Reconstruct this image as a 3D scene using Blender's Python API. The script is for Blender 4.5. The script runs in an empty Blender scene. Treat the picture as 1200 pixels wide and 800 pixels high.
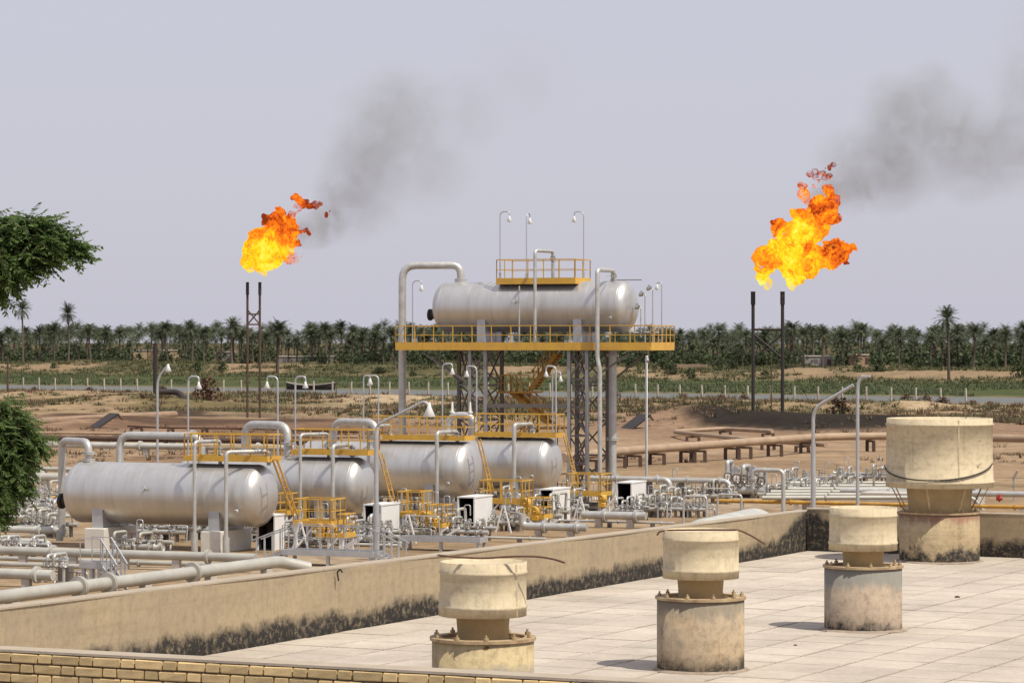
import bpy, math, random
import numpy as np
from mathutils import Vector, Matrix, noise as mnoise

random.seed(11)
RNG = np.random.default_rng(7)
sc = bpy.context.scene
COL = sc.collection
R = math.radians

# ------------------------------------------------------------------ camera, world, sun, exposure
CAMZ = 9.5
F = 3500.0                       # focal length in pixels of a 1200 px wide picture
cam_d = bpy.data.cameras.new('camera')
cam = bpy.data.objects.new('camera', cam_d)
COL.objects.link(cam)
cam.location = (0, 0, CAMZ)
cam.rotation_euler = (R(90), 0, 0)
cam_d.sensor_width = 36
cam_d.lens = 36 * F / 1200
cam_d.clip_start = 0.5
cam_d.clip_end = 20000
sc.camera = cam

SUN = Vector((0.41, -0.36, 0.88)).normalized()          # towards the sun
elev = math.asin(SUN.z)
azim = math.atan2(SUN.x, SUN.y)
world = bpy.data.worlds.new('World')
sc.world = world
world.use_nodes = True
wn = world.node_tree
wn.nodes.clear()
w_out = wn.nodes.new('ShaderNodeOutputWorld')
w_bg = wn.nodes.new('ShaderNodeBackground')
w_sky = wn.nodes.new('ShaderNodeTexSky')
w_sky.sky_type = 'NISHITA'
w_sky.sun_disc = False
w_sky.sun_elevation = elev
w_sky.sun_rotation = azim
w_sky.altitude = 0
w_sky.air_density = 1.0
w_sky.dust_density = 3.0
w_sky.ozone_density = 2.0
w_hs = wn.nodes.new('ShaderNodeMixRGB')
w_hs.blend_type = 'MIX'
w_hs.inputs[0].default_value = 0.80
w_hs.inputs[2].default_value = (7.3, 7.22, 8.3, 1)     # dust-laden white sky
w_bg.inputs[1].default_value = 0.086
wn.links.new(w_sky.outputs[0], w_hs.inputs[1])
wn.links.new(w_hs.outputs[0], w_bg.inputs[0])
wn.links.new(w_bg.outputs[0], w_out.inputs[0])

sun_d = bpy.data.lights.new('sun', 'SUN')
sun_d.energy = 4.2
sun_d.angle = R(0.6)
sun_d.color = (1.0, 0.94, 0.82)
sun_o = bpy.data.objects.new('sun', sun_d)
COL.objects.link(sun_o)
sun_o.location = (30, 0, 60)
sun_o.rotation_euler = SUN.to_track_quat('Z', 'Y').to_euler()

sc.view_settings.view_transform = 'Standard'
sc.view_settings.look = 'None'
sc.view_settings.gamma = 1
sc.view_settings.exposure = 0.10
sc.cycles.max_bounces = 6
sc.cycles.volume_bounces = 1
sc.cycles.transparent_max_bounces = 24

# ------------------------------------------------------------------ frames
class Frame:
    def __init__(s, x, y, ang):
        s.o = Vector((x, y, 0)); s.a = ang
        s.U = Vector((math.cos(ang), -math.sin(ang), 0))
        s.V = Vector((math.sin(ang), math.cos(ang), 0))
    def w(s, p):
        return s.o + s.U * p[0] + s.V * p[1] + Vector((0, 0, p[2]))
    def l(s, p):
        d = Vector(p) - s.o
        return Vector((d.dot(s.U), d.dot(s.V), p[2]))
    def pv(s, px, py, v):               # where the sight line of a photo pixel meets the vertical plane v
        d = Vector(((px - 600) / F, 1, -(py - 400) / F))
        c = Vector((0, 0, CAMZ))
        t = (v - (c - s.o).dot(s.V)) / d.dot(s.V)
        return s.l(c + d * t)
    def pz(s, px, py, z):
        return s.l(pg(px, py, z))
    def u(s, px, v):
        return s.pv(px, 400, v).x
    def z(s, px, py, v):
        return s.pv(px, py, v).z
def pd(px, py, d):
    return Vector(((px - 600) / F * d, d, CAMZ - (py - 400) / F * d))
def pg(px, py, z=0.0):
    return pd(px, py, (CAMZ - z) * F / (py - 400))

W = Frame(0, 0, 0)
S = Frame(-10.6, 135.0, R(22))                     # plant grid: u along the tanks, v across the rows
q = pg(945, 645, 5.75)
B = Frame(q.x, q.y, R(26.7))                       # roof: origin at the far left inner corner
p0 = pg(0, 760, 6.67); p1 = pg(770, 799.5, 6.67)
BR = Frame(p0.x, p0.y, math.atan2(p0.y - p1.y, p1.x - p0.x))   # brick parapet, u along its face

# ------------------------------------------------------------------ mesh builder and scene helpers
def basis(d):
    d = d.normalized()
    a = Vector((0, 0, 1)) if abs(d.z) < 0.9 else Vector((1, 0, 0))
    x = d.cross(a).normalized()
    return x, d.cross(x).normalized()

class MB:
    def __init__(s):
        s.v = []; s.f = []; s.sm = []
    def add(s, vs, fs, smooth=False):
        o = len(s.v)
        s.v.extend([tuple(p) for p in vs])
        s.f.extend([tuple(i + o for i in f) for f in fs])
        s.sm.extend([smooth] * len(fs))
        return s
    def box(s, x0, x1, y0, y1, z0, z1):
        vs = [(x, y, z) for z in (z0, z1) for y in (y0, y1) for x in (x0, x1)]
        return s.add(vs, [(0, 2, 3, 1), (4, 5, 7, 6), (0, 1, 5, 4), (2, 6, 7, 3), (0, 4, 6, 2), (1, 3, 7, 5)])
    def cbox(s, x0, x1, y0, y1, z0, z1, c=0.01):
        vs = []; 
        for (z, k) in ((z0, c), (z0 + c, 0), (z1 - c, 0), (z1, c)):
            vs += [(x0 + k, y0 + k, z), (x1 - k, y0 + k, z), (x1 - k, y1 - k, z), (x0 + k, y1 - k, z)]
        fs = [(3, 2, 1, 0), (12, 13, 14, 15)]
        for r in range(3):
            for i in range(4):
                j = (i + 1) % 4
                fs.append((r * 4 + i, r * 4 + j, r * 4 + 4 + j, r * 4 + 4 + i))
        return s.add(vs, fs)
    def bar(s, a, b, w, h=None, up=None):
        a = Vector(a); b = Vector(b); h = h or w
        d = (b - a).normalized()
        if up is None:
            up = Vector((0, 0, 1)) if abs(d.z) < 0.95 else Vector((0, 1, 0))
        x = d.cross(up).normalized() * (w / 2); y = x.cross(d).normalized() * (h / 2)
        vs = [a - x - y, a + x - y, a + x + y, a - x + y, b - x - y, b + x - y, b + x + y, b - x + y]
        return s.add(vs, [(3, 2, 1, 0), (4, 5, 6, 7), (0, 1, 5, 4), (1, 2, 6, 5), (2, 3, 7, 6), (3, 0, 4, 7)])
    def cyl(s, a, b, r0, r1=None, n=12, caps=True):
        a = Vector(a); b = Vector(b); r1 = r0 if r1 is None else r1
        x, y = basis(b - a)
        vs = []
        for p, r in ((a, r0), (b, r1)):
            for i in range(n):
                t = 2 * math.pi * i / n
                vs.append(p + x * (r * math.cos(t)) + y * (r * math.sin(t)))
        s.add(vs, [(i, (i + 1) % n, n + (i + 1) % n, n + i) for i in range(n)], True)
        if caps:
            s.add(vs, [tuple(range(n - 1, -1, -1)), tuple(range(n, 2 * n))])
        return s
    def lathe(s, prof, o=(0, 0, 0), axis=(0, 0, 1), n=32, smooth=True):
        o = Vector(o); ax = Vector(axis).normalized(); x, y = basis(ax)
        vs = []; k = len(prof)
        for (r, z) in prof:
            for i in range(n):
                t = 2 * math.pi * i / n
                vs.append(o + ax * z + x * (r * math.cos(t)) + y * (r * math.sin(t)))
        fs = []
        for j in range(k - 1):
            for i in range(n):
                fs.append((j * n + i, j * n + (i + 1) % n, (j + 1) * n + (i + 1) % n, (j + 1) * n + i))
        return s.add(vs, fs, smooth)
    def tube(s, pts, r, n=10, bend=0.0, seg=5, caps=True):
        P = [Vector(p) for p in pts]
        Q = [P[0]]
        for i in range(1, len(P) - 1):
            a = P[i - 1] - P[i]; b = P[i + 1] - P[i]
            k = min(bend, a.length * 0.49, b.length * 0.49)
            if k < 1e-4:
                Q.append(P[i]); continue
            pa = P[i] + a.normalized() * k; pb = P[i] + b.normalized() * k
            for j in range(seg + 1):
                t = j / seg
                Q.append(pa * (1 - t) ** 2 + P[i] * (2 * t * (1 - t)) + pb * t * t)
        Q.append(P[-1])
        x, y = basis(Q[1] - Q[0])
        vs = []; m = len(Q)
        for i in range(m):
            d = (Q[min(i + 1, m - 1)] - Q[max(i - 1, 0)]).normalized()
            x = (x - d * x.dot(d)).normalized(); y = d.cross(x)
            for j in range(n):
                t = 2 * math.pi * j / n
                vs.append(Q[i] + x * (r * math.cos(t)) + y * (r * math.sin(t)))
        fs = [(i * n + j, i * n + (j + 1) % n, (i + 1) * n + (j + 1) % n, (i + 1) * n + j) for i in range(m - 1) for j in range(n)]
        s.add(vs, fs, True)
        if caps:
            s.add(vs, [tuple(range(n - 1, -1, -1)), tuple(range((m - 1) * n, m * n))])
        return s
    def ball(s, c, r, n=12, sz=1.0):
        m = n // 2
        pr = [(max(1e-3, r * math.sin(math.pi * j / m)), -r * sz * math.cos(math.pi * j / m)) for j in range(m + 1)]
        return s.lathe(pr, c, (0, 0, 1), n)
    def torus(s, c, axis, RR, r, n=24, m=8):
        pr = [(RR + r * math.cos(2 * math.pi * j / m), r * math.sin(2 * math.pi * j / m)) for j in range(m + 1)]
        return s.lathe(pr, c, axis, n)
    def mesh(s, name, mat, off=(0, 0, 0)):
        me = bpy.data.meshes.new(name)
        if any(off):
            vs = [(p[0] - off[0], p[1] - off[1], p[2] - off[2]) for p in s.v]
        else:
            vs = s.v
        me.from_pydata(vs, [], s.f)
        me.polygons.foreach_set('use_smooth', s.sm)
        me.materials.append(mat)
        me.update()
        return me

BASE = {}
def link(name, data, parent=None):
    o = bpy.data.objects.new(name, data)
    COL.objects.link(o)
    if parent is not None:
        o.parent = parent
    return o
def tag(o, label=None, cat=None, group=None, kind=None):
    if label: o['label'] = label
    if cat: o['category'] = cat
    if group: o['group'] = group
    if kind: o['kind'] = kind
    return o
def thing(name, label, cat, fr=W, base=(0, 0, 0), group=None):
    o = link(name, None)
    o.empty_display_size = 0.3
    o.location = fr.w(base)
    o.rotation_euler = (0, 0, -fr.a)
    BASE[o.name] = Vector(base)
    return tag(o, label, cat, group)
def root_of(o):
    while o.parent: o = o.parent
    return o
def part(mb, name, mat, parent):
    b = BASE[root_of(parent).name]
    return link(name, mb.mesh(name, mat, b), parent)
def part_mesh(me, name, parent, loc, rot=(0, 0, 0), scale=(1, 1, 1)):
    o = link(name, me, parent)
    b = BASE[root_of(parent).name]
    o.location = Vector(loc) - b if parent.parent is None else Vector(loc) - b - parent.location
    o.rotation_euler = rot; o.scale = scale
    return o
def single(mb, name, label, cat, mat, fr=W, base=(0, 0, 0), group=None):
    o = link(name, mb.mesh(name, mat, base))
    o.location = fr.w(base); o.rotation_euler = (0, 0, -fr.a)
    return tag(o, label, cat, group)
def copy_tree(o, parent=None):
    c = o.copy(); COL.objects.link(c)
    if parent is not None: c.parent = parent
    for ch in o.children: copy_tree(ch, c)
    return c

# ------------------------------------------------------------------ materials
def nd(nt, kind, **kw):
    n = nt.nodes.new(kind)
    for k, v in kw.items(): setattr(n, k, v)
    return n
def ramp(nt, stops):
    n = nt.nodes.new('ShaderNodeValToRGB')
    e = n.color_ramp.elements
    while len(e) < len(stops): e.new(0.5)
    for i, (p, c) in enumerate(stops):
        e[i].position = p
        e[i].color = (c, c, c, 1) if isinstance(c, (int, float)) else (*c, 1)
    return n
def mixc(nt, f, a, b, mode='MIX'):
    n = nt.nodes.new('ShaderNodeMixRGB'); n.blend_type = mode
    for i, x in ((0, f), (1, a), (2, b)):
        if hasattr(x, 'links') or hasattr(x, 'is_output'):
            nt.links.new(x, n.inputs[i])
        elif isinstance(x, (int, float)):
            n.inputs[i].default_value = x if i == 0 else (x, x, x, 1)
        else:
            n.inputs[i].default_value = (*x, 1)
    return n.outputs[0]
def noise_t(nt, vec, scale, detail=4, rough=0.55, dist=0.0):
    n = nt.nodes.new('ShaderNodeTexNoise')
    n.inputs['Scale'].default_value = scale
    n.inputs['Detail'].default_value = detail
    n.inputs['Roughness'].default_value = rough
    n.inputs['Distortion'].default_value = dist
    if vec is not None: nt.links.new(vec, n.inputs['Vector'])
    return n.outputs[0]
def mapping(nt, vec, scale):
    n = nt.nodes.new('ShaderNodeMapping')
    n.inputs['Scale'].default_value = scale
    nt.links.new(vec, n.inputs['Vector'])
    return n.outputs[0]
def mth(nt, op, a, b=0.0, clamp=False):
    n = nt.nodes.new('ShaderNodeMath'); n.operation = op; n.use_clamp = clamp
    for i, x in ((0, a), (1, b)):
        if isinstance(x, (int, float)): n.inputs[i].default_value = x
        else: nt.links.new(x, n.inputs[i])
    return n.outputs[0]
def new_mat(name):
    m = bpy.data.materials.new(name); m.use_nodes = True
    nt = m.node_tree
    bs = nt.nodes['Principled BSDF']
    return m, nt, bs
def M(name, col, rough=0.6, metal=0.0, col2=None, scale=2.0, amount=0.6, stretch=(1, 1, 1), bump=0.0, bscale=40,
      rust=0.0, rscale=3.0, rcol=(0.16, 0.06, 0.025), spec=0.5, rnd=0.0, coords='Object', streak=None):
    m, nt, bs = new_mat(name)
    tc = nd(nt, 'ShaderNodeTexCoord')
    if coords == 'World':
        g = nd(nt, 'ShaderNodeNewGeometry'); vec = g.outputs['Position']
    else:
        vec = tc.outputs['Object']
    c = None
    if col2:
        n = noise_t(nt, mapping(nt, vec, stretch), scale, 5, 0.6)
        rp = ramp(nt, [(0.35, 0.0), (0.65, 1.0)])
        nt.links.new(n, rp.inputs[0])
        f = mth(nt, 'MULTIPLY', rp.outputs[0], amount)
        c = mixc(nt, f, col, col2)
    if streak:
        sv_, sc_, ss_, sa_ = streak
        n9 = noise_t(nt, mapping(nt, vec, sv_), ss_, 6, 0.7)
        rp9 = ramp(nt, [(0.50, 0.0), (0.72, sa_)]); nt.links.new(n9, rp9.inputs[0])
        c = mixc(nt, rp9.outputs[0], c if c is not None else col, sc_)
    if rust > 0:
        n2 = noise_t(nt, vec, rscale, 6, 0.7, 0.3)
        rp2 = ramp(nt, [(0.70 - rust * 0.4, 0.0), (0.78 - rust * 0.4, 1.0)])
        nt.links.new(n2, rp2.inputs[0])
        c = mixc(nt, rp2.outputs[0], c if c is not None else col, rcol)
    if rnd > 0:
        oi = nd(nt, 'ShaderNodeObjectInfo')
        v = mth(nt, 'MULTIPLY_ADD', oi.outputs['Random'], rnd)
        v.node.inputs[2].default_value = 1 - rnd / 2
        c = mixc(nt, 1.0, c if c is not None else col, v, 'MULTIPLY')
    if c is None: bs.inputs['Base Color'].default_value = (*col, 1)
    else: nt.links.new(c, bs.inputs['Base Color'])
    bs.inputs['Roughness'].default_value = rough
    bs.inputs['Metallic'].default_value = metal
    bs.inputs['Specular IOR Level'].default_value = spec
    if bump > 0:
        n3 = noise_t(nt, vec, bscale, 4, 0.6)
        b = nd(nt, 'ShaderNodeBump'); b.inputs['Strength'].default_value = bump
        b.inputs['Distance'].default_value = 0.02
        nt.links.new(n3, b.inputs['Height']); nt.links.new(b.outputs[0], bs.inputs['Normal'])
    return m

MT = {}
MT['silver'] = M('silver_paint', (0.62, 0.615, 0.595), 0.40, 0.72, (0.52, 0.50, 0.465), 1.3, 0.6, (1.5, 1.5, 0.25), bump=0.08, bscale=3, rust=0.04, rscale=1.4, rcol=(0.30, 0.22, 0.16), streak=((3.5, 0.35, 0.35), (0.40, 0.36, 0.31), 1.3, 0.4))
MT['pipe'] = M('pipe_silver', (0.54, 0.54, 0.52), 0.45, 0.45, (0.34, 0.32, 0.28), 2.5, 0.55, rust=0.06, rscale=2)
MT['pipe_grey'] = M('pipe_grey_paint', (0.44, 0.43, 0.38), 0.5, 0.15, (0.33, 0.31, 0.27), 1.0, 0.7, rust=0.05, rscale=1.5)
MT['pipe_pale'] = M('pipe_pale_paint', (0.50, 0.50, 0.45), 0.5, 0.1, (0.34, 0.32, 0.28), 1.2, 0.6, rust=0.04)
MT['tan'] = M('tan_pipe', (0.38, 0.275, 0.18), 0.7, 0, (0.27, 0.185, 0.12), 0.7, 0.7)
MT['earth_pipe'] = M('earth_pipe', (0.30, 0.20, 0.13), 0.9, 0, (0.20, 0.14, 0.09), 0.5, 0.7)
MT['yellow'] = M('yellow_paint', (0.62, 0.365, 0.045), 0.55, 0, (0.50, 0.28, 0.06), 1.7, 0.75, rust=0.16, rscale=2.6, rcol=(0.22, 0.10, 0.04))
MT['yellow_rust'] = M('yellow_rusted', (0.52, 0.29, 0.04), 0.65, 0, (0.30, 0.15, 0.04), 1.5, 0.8, rust=0.28, rscale=2.0)
MT['steel'] = M('grey_steel', (0.16, 0.15, 0.145), 0.55, 0.3, (0.13, 0.10, 0.08), 1.2, 0.7, rust=0.15)
MT['galv'] = M('galvanised', (0.50, 0.51, 0.52), 0.45, 0.5, (0.38, 0.38, 0.38), 2.0, 0.6)
MT['dark'] = M('dark_steel', (0.03, 0.028, 0.028), 0.6, 0.2, (0.05, 0.03, 0.02), 1.0, 0.6)
MT['brown_steel'] = M('brown_steel', (0.11, 0.065, 0.045), 0.8, 0.1, (0.05, 0.03, 0.025), 0.6, 0.7)
MT['white'] = M('white_paint', (0.76, 0.76, 0.75), 0.4, 0, (0.62, 0.60, 0.56), 1.8, 0.4)
MT['conc'] = M('concrete', (0.50, 0.46, 0.40), 0.9, 0, (0.36, 0.31, 0.26), 1.6, 0.6, bump=0.3)
MT['conc_white'] = M('whitewashed_concrete', (0.66, 0.64, 0.58), 0.9, 0, (0.5, 0.45, 0.38), 1.4, 0.5)
MT['black_shade_in'] = M('painted_shade_interior', (0.015, 0.015, 0.016), 0.7)  # black colour stands in for the shade inside the open cabinets
MT['red'] = M('red_paint', (0.4, 0.03, 0.02), 0.5)
MT['rust'] = M('rusted_iron', (0.13, 0.06, 0.03), 0.85, 0.1, (0.07, 0.04, 0.03), 5, 0.8)
MT['post'] = M('fence_concrete', (0.42, 0.38, 0.32), 0.9)
MT['glass'] = M('lamp_glass', (0.72, 0.72, 0.70), 0.25)
# ------------------------------------------------------------------ terrain
def vnoise(x, y, seed=0):
    x = np.asarray(x, float); y = np.asarray(y, float)
    xi = np.floor(x).astype(np.int64); yi = np.floor(y).astype(np.int64)
    fx = x - xi; fy = y - yi
    fx = fx * fx * (3 - 2 * fx); fy = fy * fy * (3 - 2 * fy)
    def h(a, b):
        n = (a * 374761393 + b * 668265263 + seed * 974711) & 0x7fffffff
        n = ((n ^ (n >> 13)) * 1274126177) & 0x7fffffff
        n = n ^ (n >> 16)
        return (n & 0xffff) / 65535.0
    return (h(xi, yi) * (1 - fx) + h(xi + 1, yi) * fx) * (1 - fy) + (h(xi, yi + 1) * (1 - fx) + h(xi + 1, yi + 1) * fx) * fy
def fbm(x, y, sc_, oct_=4, seed=0):
    t = 0; a = 0.5; tot = 0
    for i in range(oct_):
        t = t + a * vnoise(x * sc_, y * sc_, seed + i * 17); tot += a
        a *= 0.5; sc_ *= 2.1
    return t / tot
def sstep(a, b, x):
    t = np.clip((np.asarray(x, float) - a) / (b - a), 0, 1)
    return t * t * (3 - 2 * t)

NA = Vector((-108, 615)); NB = Vector((81, 472))          # near waterline
ND = (NB - NA).normalized(); NN = Vector((-ND.y, ND.x))     # NN points beyond the river
RIV_W = 56.0
def riv(x, y):                                              # signed distance beyond the near waterline
    return (x - NA.x) * NN.x + (y - NA.y) * NN.y
FL1 = pg(291, 491); FL2 = pg(900, 494)
def height(x, y):
    x = np.asarray(x, float); y = np.asarray(y, float)
    s = riv(x, y)
    n1 = fbm(x, y, 0.05, 4, 3) - 0.5; n2 = fbm(x, y, 0.012, 3, 9) - 0.5
    far = sstep(220, 300, y)
    z = far * (n1 * 1.1 + n2 * 0.8)
    bank = np.exp(-((s + 66) / 22.0) ** 2)                  # sandy spoil heaps along the near bank
    z = z * (1 - 0.75 * sstep(-70, -40, s)) - 0.15 * sstep(-60, -30, s)
    z = z + bank * (0.35 + 2.6 * (fbm(x, y, 0.075, 3, 21) - 0.42))
    z = z * (1 - sstep(-8, 2, s)) + sstep(-8, 2, s) * (-1.6)
    z = np.where(s > RIV_W - 10, -1.6 + sstep(RIV_W - 10, RIV_W + 4, s) * 1.3 + n1 * 0.3 * sstep(RIV_W, RIV_W + 20, s), z)
    up = sstep(RIV_W + 130, RIV_W + 190, s)
    z = z + up * (3.0 + 2.2 * n1) + sstep(RIV_W + 200, RIV_W + 700, s) * 2.0
    # burn pit berms by the flares
    for (fx, fy, w, hgt) in ((FL2.x + 5, FL2.y - 18, 11.0, 1.5), (FL1.x - 11, FL1.y + 18, 6.0, 0.7)):
        z = z + hgt * np.exp(-((x - fx) / (w * 1.7)) ** 2 - ((y - fy) / (w * 1.2)) ** 2) * (0.8 + 0.5 * n1)
    # dirt heaps
    for (px, py, hh, rr) in ((833, 495, 1.3, 9), (590, 480, 1.4, 10), (700, 487, 1.0, 14), (90, 495, 1.0, 9), (160, 476, 1.3, 12)):
        p = pg(px, py)
        z = z + hh * np.exp(-((x - p.x) ** 2 / (rr * rr) + (y - p.y) ** 2 / (rr * rr * 2))) * (0.8 + n1)
    return z
def hz(x, y): return float(height(np.array([x]), np.array([y]))[0])

rows = [22.0]
while rows[-1] < 9000: rows.append(rows[-1] * (1.0085 if rows[-1] < 1100 else 1.05))
rows = np.array(rows); cols = np.linspace(-1, 1, 221)
YY = np.repeat(rows[:, None], len(cols), 1)
XX = cols[None, :] * (45 + 0.34 * rows[:, None])
ZZ = height(XX, YY)
nr, nc = XX.shape
verts = np.stack([XX, YY, ZZ], -1).reshape(-1, 3)
idx = np.arange(nr * nc).reshape(nr, nc)
faces = np.stack([idx[:-1, :-1], idx[:-1, 1:], idx[1:, 1:], idx[1:, :-1]], -1).reshape(-1, 4)
me = bpy.data.meshes.new('ground')
me.from_pydata(verts.tolist(), [], faces.tolist())
me.polygons.foreach_set('use_smooth', [True] * len(faces))
# soil zones
SX, SY = verts[:, 0], verts[:, 1]
ss = riv(SX, SY)
nA = fbm(SX, SY, 0.02, 4, 31); nB = fbm(SX, SY, 0.08, 4, 41); nC = fbm(SX, SY * 0.35, 0.05, 4, 57)
def C(*c): return np.array(c)
col = np.zeros((len(verts), 3))
def lay(c, m):
    global col
    m = np.clip(m, 0, 1)[:, None]
    col = col * (1 - m) + c * m
lay(C(0.34, 0.245, 0.165), np.ones(len(verts)))
lay(C(0.42, 0.33, 0.25), sstep(0.45, 0.65, nB) * (SY < 210))
lay(C(0.36, 0.258, 0.18), sstep(225, 265, SY + 30 * (nA - 0.5)))
lay(C(0.235, 0.150, 0.108), sstep(275, 310, SY + 60 * (nC - 0.5)) * (0.55 + 0.4 * sstep(0.4, 0.6, nC)))
lay(C(0.19, 0.115, 0.075), sstep(0.52, 0.62, nC) * sstep(215, 245, SY) * 0.6)
lay(C(0.34, 0.25, 0.165), sstep(340, 385, SY + 40 * (nB - 0.5)))
lay(C(0.15, 0.125, 0.06), sstep(0.46, 0.60, nB) * sstep(385, 420, SY) * (ss < 0) * 0.85)
lay(C(0.46, 0.36, 0.25), sstep(0.5, 0.62, nC) * np.exp(-((ss + 66) / 24.0) ** 2) * 0.9)
lay(C(0.075, 0.092, 0.036), sstep(RIV_W - 6, RIV_W + 6, ss))
lay(C(0.085, 0.10, 0.035), sstep(RIV_W + 10, RIV_W + 40, ss) * sstep(0.45, 0.65, nC))
lay(C(0.30, 0.22, 0.145), sstep(RIV_W + 132, RIV_W + 158, ss + 30 * (nB - 0.5)))
lay(C(0.085, 0.085, 0.04), sstep(RIV_W + 140, RIV_W + 160, ss) * sstep(0.44, 0.56, nC) * 0.9)
lay(C(0.12, 0.095, 0.05), sstep(RIV_W + 205, RIV_W + 240, ss))
for (c, cx, cy, rx, ry) in (((0.016, 0.014, 0.013), FL2.x + 5, FL2.y - 14, 15, 24), ((0.06, 0.04, 0.03), FL1.x - 11, FL1.y + 18, 5, 9),
                            ((0.10, 0.062, 0.045), FL1.x - 6, FL1.y - 12, 16, 9)):
    rr = ((SX - cx) / rx) ** 2 + ((SY - cy) / ry) ** 2
    lay(C(*c), sstep(1.25, 0.75, rr + 0.9 * (nB - 0.5)) * 0.95)
ca = me.color_attributes.new('soil', 'FLOAT_COLOR', 'POINT')
ca.data.foreach_set('color', np.concatenate([col, np.ones((len(col), 1))], 1).astype(np.float32).ravel())
m, nt, bs = new_mat('soil')
at = nd(nt, 'ShaderNodeVertexColor', layer_name='soil')
g = nd(nt, 'ShaderNodeNewGeometry')
n1 = noise_t(nt, g.outputs['Position'], 0.9, 8, 0.7); n2 = noise_t(nt, g.outputs['Position'], 0.13, 5, 0.6)
r1 = ramp(nt, [(0.3, 0.62), (0.7, 1.30)]); nt.links.new(n1, r1.inputs[0])
r2 = ramp(nt, [(0.3, 0.78), (0.7, 1.20)]); nt.links.new(n2, r2.inputs[0])
c = mixc(nt, 1.0, mixc(nt, 1.0, at.outputs[0], r1.outputs[0], 'MULTIPLY'), r2.outputs[0], 'MULTIPLY')
c = mixc(nt, 1.0, c, (0.83, 0.80, 0.71), 'MULTIPLY')
nt.links.new(c, bs.inputs['Base Color'])
bs.inputs['Roughness'].default_value = 1.0; bs.inputs['Specular IOR Level'].default_value = 0.1
bp = nd(nt, 'ShaderNodeBump'); bp.inputs['Strength'].default_value = 0.6; bp.inputs['Distance'].default_value = 0.25
nt.links.new(n1, bp.inputs['Height']); nt.links.new(bp.outputs[0], bs.inputs['Normal'])
me.materials.append(m)
tag(link('ground', me), kind='structure')

# river
m, nt, bs = new_mat('river_water')
g = nd(nt, 'ShaderNodeNewGeometry')
n1 = noise_t(nt, mapping(nt, g.outputs['Position'], (0.4, 1.2, 1)), 0.8, 4, 0.6)
bs.inputs['Base Color'].default_value = (0.115, 0.12, 0.105, 1)
bs.inputs['Roughness'].default_value = 0.5
bs.inputs['Specular IOR Level'].default_value = 0.2
bp = nd(nt, 'ShaderNodeBump'); bp.inputs['Strength'].default_value = 0.5; bp.inputs['Distance'].default_value = 0.3
nt.links.new(n1, bp.inputs['Height']); nt.links.new(bp.outputs[0], bs.inputs['Normal'])
mb = MB()
def rp(t, s): 
    p = NA + ND * t + NN * s
    return (p.x, p.y, -0.55)
mb.add([rp(-600, -12), rp(900, -12), rp(900, RIV_W + 10), rp(-600, RIV_W + 10)], [(0, 1, 2, 3)])
tag(link('river', mb.mesh('river', m)), kind='structure')

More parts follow.
